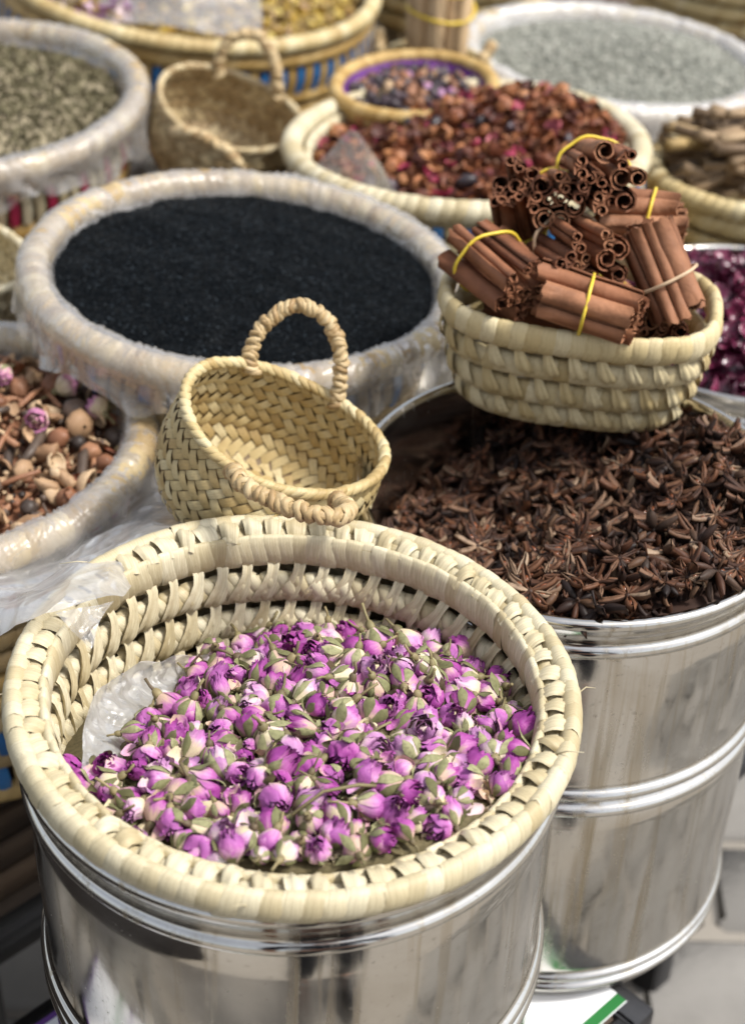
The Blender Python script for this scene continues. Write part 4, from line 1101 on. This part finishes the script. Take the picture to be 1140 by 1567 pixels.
h1 = loc_pts(*[(x + .017, y - .150, z - .024) for x, y, z in ((.085, 2.145, .88), (.098, 2.135, .905), (.112, 2.155, .920), (.112, 2.185, .905), (.105, 2.205, .88))])
h2 = loc_pts(*[(x + .017, y - .150, z - .024) for x, y, z in ((-.015, 2.160, .88), (-.026, 2.150, .905), (-.030, 2.175, .925), (-.028, 2.200, .910), (-.020, 2.215, .88))])
plaited_basket(MKM, 'small straw basket holding the upright bundle of pale sticks', PALM_Y, .068, .085, .0125, 15, .003, ((h1, .006, 20), (h2, .006, 20)), 1.0)
LMM = Matrix.LocRotScale(Vector((-.432, 1.455, .868)), Vector((0, 0, 1)).rotation_difference(Vector((.30, 0, 1)).normalized()), None)
plaited_basket(LMM, 'pale straw plaited basket cut off beside the nigella and herb', PALM, .083, .080, .0115, 19, .004, (), 1.0)

# bundle of pale upright sticks
SBN = thing('stick_bundle', 'upright bundle of pale sticks tied with rubber bands', 'stick bundle', (.062, 2.06, .785), (.02, -.10, 1))
for i in range(19):
    q = .040 * math.sqrt((i + .3) / 19); a = i * 2.4
    sh = .0085 + .002 * RND.random()
    MB().add(*tube([(q * math.cos(a), q * math.sin(a), 0), (q * .86 * math.cos(a), q * .86 * math.sin(a), .09), (q * 1.0 * math.cos(a + .05), q * math.sin(a + .05), .25 + RND.uniform(-.012, .012))], [sh * .95, sh, sh * .9], 9)).build('stick', MISWAK, SBN)
for z in (.145, .180): MB().add(*tube([(.043 * math.cos(2 * PI * k / 32), .043 * math.sin(2 * PI * k / 32), z + .003 * math.sin(2 * PI * k / 16)) for k in range(32)], .0022, 6, True)).build('rubber_band', BAND_Y, SBN)

# ------------------------------------------------------------------ cinnamon in its oval basket
def oval(a, b, z, e=2.9):
    def f(t):
        c, s = math.cos(t), math.sin(t)
        k = (abs(c) ** e + abs(s) ** e) ** (-1 / e)
        return (a * k * c, b * k * s, z)
    return f
OB = thing('oval_basket', 'oval cream palm basket of cinnamon bundles resting on the star anise tin', 'basket', (.160, 1.163, .906), (.015, -.035, 1), yaw=math.radians(-9))
oc, oh = MB(), MB()
vis = lambda p: p.y < .03 or p.z > .06
coil(OB, 'rim_strip', oval(.1075, .067, .088), .0048, .0108, .0115, PALM_W, .001, None, None, oc, .0012, 70)
coil(OB, 'wall_strip', oval(.1020, .062, .060), .0048, .0090, .0115, PALM_W, .0012, vis, oh, oc, .0010, 74)
coil(OB, 'wall_strip', oval(.0950, .057, .034), .0048, .0090, .0115, PALM_W, .0012, vis, oh, oc, .0010, 78)
coil(OB, 'wall_strip', oval(.0865, .051, .010), .0050, .0080, .0115, PALM_W, .003, vis, oh, oc, .0014, 82)
for k, (a, b, z, n) in enumerate(((.1048, .0650, .0745, 27), (.0990, .0600, .0472, 26), (.0910, .0545, .0218, 24))):
    pm = [MB().add(*ribbon_tpl([(-.0010, -.0040, .0075), (.0022, -.0036, .0040), (.0032, -.0028, -.0005), (.0046, -.0012, -.0060), (.0052, .0008, -.0120), (.0050, .0026, -.0175), (.0036, .0040, -.0220), (.0002, .0048, -.0252)], [.0085, .0080, .0078, .0098, .0118, .0120, .0108, .0085], (0, 1, .10 + .05 * v), .0012, 2, v)).mesh('wall_lashing', PALM_W) for v in range(3)]
    for p, an, sl in ring(oval(a, b, z), n)[0]: put('wall_lashing', RND.choice(pm), OB, Matrix.Translation(p) @ Euler((0, 0, an + RND.uniform(-.04, .04))).to_matrix().to_4x4() @ Matrix.Diagonal((1, RND.uniform(.85, 1.15), .62 if k == 2 else .74, 1)))
oc.build('coil_core', PALM_W, OB, kind='stuff'); oh.build('hidden_weave', PALM_W, OB, kind='stuff')
vs = [(x * .98, y * .97, z) for z, k in ((.004, 1), (.0, .0)) for x, y, _ in [tuple(q * (1 if k else .02) for q in oval(.082, .047, 0)(2 * PI * i / 40)) for i in range(40)]]
MB().add(vs, [(i, (i + 1) % 40, 40 + (i + 1) % 40, 40 + i) for i in range(40)] + [tuple(range(40, 80))]).build('basket_floor', PALM_T, OB)

def quill_tpl(r, L, seed):
    """a rolled quill: bark curled in from both edges (or from one), with real thickness and hollow ends"""
    rr = random.Random(seed); th = r * .15
    line = []
    both = seed % 2 == 1
    n1 = 11
    if both:                                                        # both edges rolled in: two small scrolls side by side
        half = []
        for i in range(17):
            f = i / 16; a = -.5 * PI + (1 - f) * 2.5 * PI; q = r * (.17 + .33 * f)
            half.append((-r * .5 + q * math.cos(a), q * math.sin(a)))
        line = half + [(0.0, -r * .49)] + [(-x, y) for x, y in reversed(half)]
    else:
        for i in range(30): a = 3.1 * PI * i / 29; q = r * (.42 + .58 * i / 29); line.append((q * math.cos(a), q * math.sin(a)))
    n = len(line); out = []
    for i, (x, y) in enumerate(line):
        x0, y0 = line[max(i - 1, 0)]; x1, y1 = line[min(i + 1, n - 1)]
        dx, dy = x1 - x0, y1 - y0; l = math.hypot(dx, dy) or 1
        out.append(((x - dy / l * th / 2, y + dx / l * th / 2), (x + dy / l * th / 2, y - dx / l * th / 2)))
    loop = [o[0] for o in out] + [o[1] for o in reversed(out)]
    m = len(loop); vs, uv = [], []
    for k in range(5):
        z = -L / 2 + L * k / 4
        w = 1 + rr.uniform(-.05, .05)
        for x, y in loop: vs.append((x * w + .0004 * rr.uniform(-1, 1) * (k in (0, 4)), y * w, z + (.0011 * math.sin(x * 700 + seed) + .0008 * math.sin(y * 1900 + x * 500) if k in (0, 4) else 0))); uv.append((z, math.atan2(y, x) * r))
    fs = [(k * m + i, k * m + (i + 1) % m, (k + 1) * m + (i + 1) % m, (k + 1) * m + i) for k in range(4) for i in range(m)]
    for b in (0, 4 * m):
        for i in range(n - 1):
            q = (b + i, b + i + 1, b + m - 2 - i, b + m - 1 - i)
            fs.append(q if b == 0 else q[::-1])
    return vs, fs, uv
quills, quills_l = [[(MB().add(*quill_tpl(r * 1.10, .077, k)).mesh('cinnamon_quill', cm), r * 1.1) for k, r in enumerate((.0078, .0092, .0068, .0100, .0084, .0088))] for cm in (CINN, CINN_L)]
def bundle(name, loc, axis, up, n, label, band, bpos=0.0, L=1.0):
    t = thing('cinnamon_bundle', label, 'cinnamon bundle', (0, 0, 0), group='bundles of cinnamon in the oval basket')
    ax = Vector(axis).normalized(); upv = Vector(up); x = upv.cross(ax).normalized(); y = ax.cross(x)
    t.matrix_basis = Matrix(((x.x, y.x, ax.x, loc[0]), (x.y, y.y, ax.y, loc[1]), (x.z, y.z, ax.z, loc[2]), (0, 0, 0, 1)))
    rr = random.Random(name)
    pos = [(0, 0)] if n in (7, 8) else [(-.0078, 0), (.0078, .002), (.001, -.0135)]
    k = n - len(pos)
    ro = .0168 if len(pos) == 1 else .0222
    pos += [(ro * math.cos(2 * PI * i / k + .3 * name), ro * .88 * math.sin(2 * PI * i / k + .3 * name)) for i in range(k)]
    for px, py in pos:
        me, r = rr.choice(quills_l if name in (6, 7) else quills)
        put('cinnamon_quill', me, t, TR((px, py, rr.uniform(-.005, .005)), (rr.uniform(-.07, .07), rr.uniform(-.07, .07), rr.uniform(0, 6)), (1, 1, L * rr.uniform(.86, 1.10))))
    R = ro + .0079
    MB().add(*tube([(R * math.cos(2 * PI * i / 36) * (1 + .03 * math.cos(i * k * 2 * PI / 36)), R * .9 * math.sin(2 * PI * i / 36) * (1 + .03 * math.cos(i * k * 2 * PI / 36)), bpos + .0035 * math.sin(2 * PI * i / 36 + name)) for i in range(36)], .0015, 6, True)).build('rubber_band', band, t)
    return t
BUNDLES = [
    (1, (.092, 1.150, 1.026), (.50, -.82, -.06), (0, 0, 1), 9, 'cinnamon bundle with yellow band at the oval basket end by the nigella', BAND_Y, -.012, .95),
    (2, (.112, 1.222, 1.045), (-.20, -.55, .80), (0, 1, 0), 8, 'cinnamon bundle standing on end between the other bundles', BAND_Y, -.02, .9),
    (3, (.172, 1.205, 1.084), (.06, -.93, .33), (0, 0, 1), 10, 'topmost cinnamon bundle with hollow ends facing out', BAND_Y, -.035, .95),
    (4, (.154, 1.155, 1.040), (.24, -.92, .24), (0, 0, 1), 10, 'middle cinnamon bundle with dull pale band and hollow ends facing out', BAND_W, -.022, .9),
    (5, (.162, 1.102, 1.022), (.94, -.33, -.08), (0, 0, 1), 7, 'cinnamon bundle with yellow band lying across the front of the oval basket', BAND_Y, -.004, .98),
    (6, (.218, 1.138, 1.038), (.42, -.50, -.72), (0, -1, .4), 8, 'leaning cinnamon bundle with pale band at the oval basket end by the hibiscus', BAND_W, .010, 1.05),
    (8, (.138, 1.205, 1.062), (-.08, -.92, .38), (0, 0, 1), 8, 'cinnamon bundle wedged upright behind the middle bundle', BAND_Y, -.03, .9),
    (7, (.212, 1.220, 1.042), (.96, -.15, .02), (0, 0, 1), 7, 'cinnamon bundle with yellow band lying level behind the leaning bundle', BAND_Y, .005, .9),
]
for b in BUNDLES: bundle(*b)
for k, (x, y, z) in enumerate(((.12, 1.17, .985), (.18, 1.18, .985), (.215, 1.16, .98))):
    bundle(20 + k, (x, y, z), ((.9, -.3, 0), (.4, -.9, 0), (.2, -.9, .1))[k], (0, 0, 1), 8, ('lowest cinnamon bundle deep inside the oval basket', 'buried cinnamon bundle under the middle of the pile', 'buried cinnamon bundle under the leaning bundle')[k], BAND_Y, 0, .95)

# ------------------------------------------------------------------ loose plastic film
def film_sheet(label, ctrl, nu, nv, amp, mat=FILM, seed=0, scale=30.0, group=None, fold=1.0):
    """a crumpled sheet through a grid of control points (rows of points)"""
    P = [[Vector(p) for p in row] for row in ctrl]
    def cr(pts, f):
        a = min(int(f), len(pts) - 2); t = f - a
        p0, p1, p2, p3 = pts[max(a - 1, 0)], pts[a], pts[a + 1], pts[min(a + 2, len(pts) - 1)]
        return .5 * ((2 * p1) + (p2 - p0) * t + (2 * p0 - 5 * p1 + 4 * p2 - p3) * t * t + (3 * p1 - p0 - 3 * p2 + p3) * t ** 3)
    vs, uv = [], []
    for i in range(nu):
        row = [cr(r, i / (nu - 1) * (len(r) - 1)) for r in P]
        for j in range(nv):
            p = cr(row, j / (nv - 1) * (len(row) - 1))
            q = p * scale + Vector((seed * 5.1, seed, 0))
            d = Vector((noise.noise(q), noise.noise(q + Vector((9, 2, 4))), noise.noise(q + Vector((3, 7, 1)))))
            r1 = 1 - abs(noise.noise(q * .8 + Vector((4, 4, 4)))) * 2
            r2 = 1 - abs(noise.noise(q * 2.3 + Vector((1, 8, 4)))) * 2
            p = p + d * amp * .6 + Vector((.3, -.5, .8)) * amp * fold * (r1 * .7 + r2 * .35)
            vs.append(p); uv.append((i * .004, j * .004))
    o = MB().add(vs, grid_faces(nu, nv), uv).build('plastic_film', mat, None, label=label, cat='plastic film', group=group)
    return o
film_sheet('crumpled clear plastic film hanging between the nut basket and the rosebud basket', [[(-0.312, 1.034, 0.8), (-0.273, 1.052, 0.8), (-0.232, 1.099, 0.8), (-0.204, 1.159, 0.8), (-0.19, 1.211, 0.8)], [(-0.283, 0.929, 0.86), (-0.25, 0.955, 0.85), (-0.214, 0.981, 0.86), (-0.185, 1.043, 0.85), (-0.16, 1.109, 0.83)], [(-0.252, 0.823, 0.93), (-0.22, 0.835, 0.93), (-0.193, 0.836, 0.945), (-0.168, 0.882, 0.935), (-0.146, 0.965, 0.9)], [(-0.25, 0.807, 0.92), (-0.219, 0.792, 0.945), (-0.199, 0.789, 0.955), (-0.174, 0.801, 0.955), (-0.164, 0.815, 0.95)]], 150, 120, .016, FILM_S, 1, 17)
film_sheet('pointed flap of plastic film hanging over the rosebud basket rim', [[(-0.199, 0.791, 0.956), (-0.182, 0.799, 0.956), (-0.165, 0.811, 0.952)], [(-0.188, 0.783, 0.95), (-0.178, 0.787, 0.95), (-0.171, 0.797, 0.95)], [(-0.176, 0.775, 0.943), (-0.175, 0.774, 0.943), (-0.174, 0.776, 0.943)]], 24, 24, .003, FILM_W, 2, 50)
film_sheet('clear plastic liner showing along the inner wall of the rosebud basket', [[(-0.17, 0.678, 0.905), (-0.174, 0.721, 0.905), (-0.173, 0.775, 0.905), (-0.151, 0.812, 0.895), (-0.106, 0.852, 0.875), (-0.039, 0.882, 0.858)], [(-0.164, 0.688, 0.897), (-0.163, 0.732, 0.895), (-0.162, 0.779, 0.89), (-0.144, 0.814, 0.88), (-0.101, 0.852, 0.868), (-0.039, 0.881, 0.853)], [(-0.13, 0.70, 0.875), (-0.125, 0.748, 0.868), (-0.122, 0.78, 0.862), (-0.115, 0.806, 0.855), (-0.085, 0.835, 0.85), (-0.036, 0.866, 0.84)]], 130, 40, .009, FILM_S, 3, 38)
film_sheet('scrap of plastic liner sticking out by the front rim of the rosebud basket', [[(-0.109, 0.635, 0.915), (-0.097, 0.64, 0.920), (-0.084, 0.645, 0.920), (-0.077, 0.648, 0.914)], [(-0.102, 0.618, 0.924), (-0.091, 0.62, 0.930), (-0.081, 0.625, 0.930), (-0.073, 0.627, 0.924)], [(-0.096, 0.608, 0.926), (-0.087, 0.609, 0.929), (-0.078, 0.610, 0.929), (-0.07, 0.610, 0.926)]], 36, 28, .005, FILM_W, 4, 50)
film_sheet('peaked corner of white plastic film standing in the dried red blossom', [[(-0.081, 1.61, 0.895), (-0.061, 1.60, 0.92), (-0.035, 1.59, 0.95), (-0.009, 1.57, 0.93), (0.017, 1.555, 0.895)], [(-0.075, 1.596, 0.893), (-0.054, 1.594, 0.9), (-0.033, 1.583, 0.91), (-0.009, 1.575, 0.905), (0.014, 1.553, 0.893)], [(-0.068, 1.598, 0.875), (-0.047, 1.591, 0.875), (-0.026, 1.583, 0.875), (-0.005, 1.575, 0.875), (0.013, 1.567, 0.875)]], 40, 24, .004, FILM_W, 5, 25)
film_sheet('peaked bag of clear film standing among the yellow flower heads', [[(-0.42, 2.30, 0.855), (-0.36, 2.31, 0.885), (-0.29, 2.315, 0.90), (-0.235, 2.325, 0.88), (-0.185, 2.31, 0.84)], [(-0.41, 2.255, 0.84), (-0.35, 2.25, 0.85), (-0.288, 2.245, 0.862), (-0.232, 2.24, 0.85), (-0.18, 2.23, 0.832)], [(-0.40, 2.21, 0.835), (-0.345, 2.20, 0.838), (-0.29, 2.19, 0.838), (-0.235, 2.19, 0.832), (-0.19, 2.185, 0.828)]], 70, 40, .005, FILM_W, 6, 14)
film_sheet('lump of white film bag in the back of the big straw basket', [[(-0.51, 2.236, 0.828), (-0.482, 2.251, 0.861), (-0.447, 2.263, 0.872), (-0.42, 2.291, 0.85)], [(-0.509, 2.273, 0.806), (-0.476, 2.28, 0.828), (-0.446, 2.265, 0.839), (-0.427, 2.309, 0.806)], [(-0.51, 2.313, 0.784), (-0.483, 2.324, 0.784), (-0.453, 2.313, 0.784), (-0.426, 2.318, 0.778)]], 40, 30, .010, FILM_W, 7, 20)
film_sheet('clear plastic film hanging below the herb basket rim', [[(-0.335, 1.778, 0.85), (-0.317, 1.813, 0.86), (-0.293, 1.841, 0.87)], [(-0.342, 1.868, 0.79), (-0.321, 1.92, 0.79), (-0.297, 1.961, 0.8)], [(-0.355, 1.954, 0.72), (-0.321, 1.988, 0.72), (-0.293, 2.009, 0.73)]], 50, 50, .010, FILM, 8, 18)
film_sheet('crumpled white film wedged between the lavender and blossom baskets', [[(0.153, 2.05, 0.80), (0.174, 2.04, 0.81), (0.196, 2.03, 0.80)], [(0.151, 2.06, 0.77), (0.176, 2.04, 0.78), (0.204, 2.05, 0.77)], [(0.161, 2.09, 0.73), (0.183, 2.07, 0.73), (0.206, 2.07, 0.73)]], 40, 40, .010, FILM_W, 9, 20)

# ------------------------------------------------------------------ benches, cloth, crate, box
UV_ = Matrix.Rotation(math.radians(45), 4, 'Z')                     # local x runs along the bench, local y across it
def bench(label, u0, u1, v0, v1, top, frame_mat):
    t = thing('market_bench', label, 'bench', ((u0 + u1) / 2 * .7071 - (v0 + v1) / 2 * .7071, (u0 + u1) / 2 * .7071 + (v0 + v1) / 2 * .7071, 0), yaw=math.radians(45))
    L, Wd = u1 - u0, v1 - v0
    n = max(2, round(Wd / .12)); 
    me = MB().add(*box(L - .05, Wd / n - .006, .022, .003)).mesh('plank', WOOD)
    for i in range(n): put('plank', me, t, TR((0, -Wd / 2 + Wd * (i + .5) / n, top - .011)))
    lg = MB().add(*box(.035, .035, top - .012, .003)).mesh('leg', frame_mat)
    for sx in (-1, 1):
        put('frame_bar', MB().add(*box(.028, Wd + .03, .034, .003)).mesh('frame_bar', frame_mat), t, TR((sx * (L / 2 - .010), 0, top - .014)))
        for sy in (-1, 1): put('leg', lg, t, TR((sx * (L / 2 - .10), sy * (Wd / 2 - .03), (top - .036) / 2)))
    for sy in (-1, 1): put('frame_bar', MB().add(*box(L - .05, .026, .034, .003)).mesh('frame_bar', frame_mat), t, TR((0, sy * (Wd / 2 + .010), top - .014)))
    return t
bench('black metal framed bench carrying the two front steel tins', .16, .775, .441, .752, .499, BLACKMETAL)
bench('dark wooden bench carrying the nut and nigella baskets', .35, 1.02, .945, 2.6, .404, BLACKMETAL)
bench('long dark wooden bench carrying the farther spice baskets', 1.06, 3.9, .62, 2.7, .404, BLACKMETAL)
vs, uv = [], []
for i in range(60):
    for j in range(34):
        x = -.325 + .600 * i / 59; y = -.162 + .312 * j / 33
        z = .0055 + .0015 * noise.noise(Vector((x * 12, y * 14, 0)))
        if y > .185: z -= (y - .185) * 1.6; y = .185 + (y - .185) * .35
        vs.append((x, y, z)); uv.append((x, y))
cl = MB().add([(y, x, z) for x, y, z in vs], [f[::-1] for f in grid_faces(60, 34)], uv).build('striped_cloth', CLOTH, None, label='white cloth with purple and green stripes spread on the front bench', cat='cloth')
cu, cv = .490, .608
cl.matrix_basis = Matrix(((-.7071, .7071, 0, cu * .7071 - cv * .7071), (.7071, .7071, 0, cu * .7071 + cv * .7071), (0, 0, 1, .499), (0, 0, 0, 1)))
CRT = thing('wooden_crate', 'dark slatted wooden crate under the nut basket', 'crate', (-.372, 1.155, .406), yaw=math.radians(45))
sl = MB().add(*box(.24, .010, .030, .002)).mesh('slat', WOOD)
for k in range(3):
    for a in range(4): put('slat', sl, CRT, TR((.115 * math.cos(a * PI / 2), .115 * math.sin(a * PI / 2), .018 + k * .038), (0, 0, a * PI / 2 + PI / 2)))
for a in range(4): MB().add(*box(.02, .02, .112, .002)).build('corner_post', WOOD, CRT, True, TR((.104 * (1 if a in (0, 3) else -1), .104 * (1 if a < 2 else -1), .057)))
tp = MB().add(*box(.24, .042, .008, .001)).mesh('top_slat', WOOD)
for k in range(5): put('top_slat', tp, CRT, TR((0, -.098 + .049 * k, .1185)))
BX = thing('brown_box', 'plain brown box standing behind the nut basket', 'box', (-.47, 1.50, .406), yaw=.2)
MB().add(*box(.20, .20, .36, .004)).build('carton', BROWNBOX, BX, True, TR((0, 0, .18)))
for s in (-1, 1): MB().add(*box(.206, .102, .004, .001)).build('flap', BROWNBOX, BX, True, TR((0, s * .0525, .3635), (s * .03, 0, 0)))

# unseen stall, added so that its dark cloth darkens the reflections in the tins
ST = thing('reflection_stall', 'unseen stall table under a dark cloth, added to darken the tin reflections', 'stall', (-1.25, .35, 0), yaw=.15)
MB().add(*box(.90, 1.9, .03, .004)).build('table_top', WOOD, ST, True, TR((0, 0, .785)))
for sx in (-1, 1):
    for sy in (-1, 1): MB().add(*box(.05, .05, .77, .004)).build('leg', WOOD, ST, True, TR((sx * .38, sy * .86, .385)))
vs, uv = [], []
for i in range(90):
    a = 2 * PI * i / 90; c, n_ = math.cos(a), math.sin(a); q = (abs(c) ** 8 + abs(n_) ** 8) ** (-1 / 8)
    for j, (k, z) in enumerate(((.02, .804), (.9, .804), (1.0, .802), (1.015, .78), (1.02, .5), (1.03, .10))):
        w = 1 + (.02 * math.sin(i * 1.3) * (j - 3) / 2 if j > 3 else 0)
        vs.append((.46 * q * c * k * w, .96 * q * n_ * k * w, z)); uv.append((a, z))
MB().add(vs, grid_faces(90, 6, True), uv).build('table_cloth', plain("dark_stall_cloth", [(0, (.022, .020, .020)), (1, (.03, .026, .026))], 0.8, 0.2), ST)

# ------------------------------------------------------------------ the person taking the picture: only the polished tins show a reflection
def skin_body(name, pts, edges, mat, parent, sub=2):
    me = bpy.data.meshes.new(name)
    me.from_pydata([p[:3] for p in pts], edges, [])
    o = put(name, me, parent)
    o.modifiers.new("skin", 'SKIN')
    for i, p in enumerate(pts):
        r = p[3]
        me.skin_vertices[0].data[i].radius = r if isinstance(r, tuple) else (r, r)
        me.skin_vertices[0].data[i].use_root = (i == 0)
    sm_ = o.modifiers.new("smooth", 'SUBSURF'); sm_.levels = sm_.render_levels = sub
    me.materials.append(mat)
    return o
PX, PY = .17, -.10
PE = thing('person', 'person in dark trousers and jacket standing close before the tins', 'person', (PX, PY, 0))
bp_ = [(0, 0, .95, (.15, .11)), (0, 0, 1.12, (.14, .10)), (0, .01, 1.32, (.16, .11)), (0, .01, 1.44, (.10, .08)), (0, .015, 1.52, .055), (0, .03, 1.60, (.070, .080)), (0, .03, 1.70, (.072, .085)), (0, .02, 1.77, .045)]
be = [(i, i + 1) for i in range(7)]
for sg in (-1, 1):
    k = len(bp_)
    bp_ += [(sg * .10, 0, .88, .088), (sg * .115, .015, .50, .060), (sg * .125, -.01, .28, .055), (sg * .13, -.02, .09, .040), (sg * .135, .06, .045, .040), (sg * .14, .14, .035, .032)]
    be += [(0, k), (k, k + 1), (k + 1, k + 2), (k + 2, k + 3), (k + 3, k + 4), (k + 4, k + 5)]
    k = len(bp_)
    bp_ += [(sg * .19, .01, 1.42, .055), (sg * .25, .05, 1.20, .046), (sg * .27, .05, 1.00, .036), (sg * .26, .07, .86, .030), (sg * .25, .08, .79, .026)]
    be += [(3, k), (k, k + 1), (k + 1, k + 2), (k + 2, k + 3), (k + 3, k + 4)]
skin_body('body', bp_, be, SKIN, PE)
tr_ = [(0, 0, .98, (.165, .125)), (0, 0, .92, (.165, .125))]; te = [(0, 1)]
for sg in (-1, 1):
    k = len(tr_); tr_ += [(sg * .10, 0, .84, .102), (sg * .115, .015, .50, .078), (sg * .127, -.01, .28, .074), (sg * .132, -.02, .10, .070)]; te += [(1, k), (k, k + 1), (k + 1, k + 2), (k + 2, k + 3)]
skin_body('trousers', tr_, te, TROUSER, PE)
jk = [(0, 0, .93, (.175, .135)), (0, 0, 1.12, (.158, .118)), (0, .01, 1.32, (.175, .125)), (0, .01, 1.44, (.115, .095)), (0, .012, 1.49, .072)]; je = [(i, i + 1) for i in range(4)]
for sg in (-1, 1):
    k = len(jk); jk += [(sg * .19, .01, 1.42, .068), (sg * .25, .06, 1.20, .058), (sg * .268, .052, 1.02, .050)]; je += [(3, k), (k, k + 1), (k + 1, k + 2)]
skin_body('jacket', jk, je, TROUSER, PE)
sh = MB()
for sg in (-1, 1): sh = MB().add(*blob(.052, .135, .045, 14, 9, 2, .06), TR((sg * .137, .055, .040))).build('shoe', BLACKMETAL, PE)
MB().add(*blob(.082, .098, .075, 14, 10, 4, .05), TR((0, .012, 1.735))).build('hair', NUT_DARK, PE)
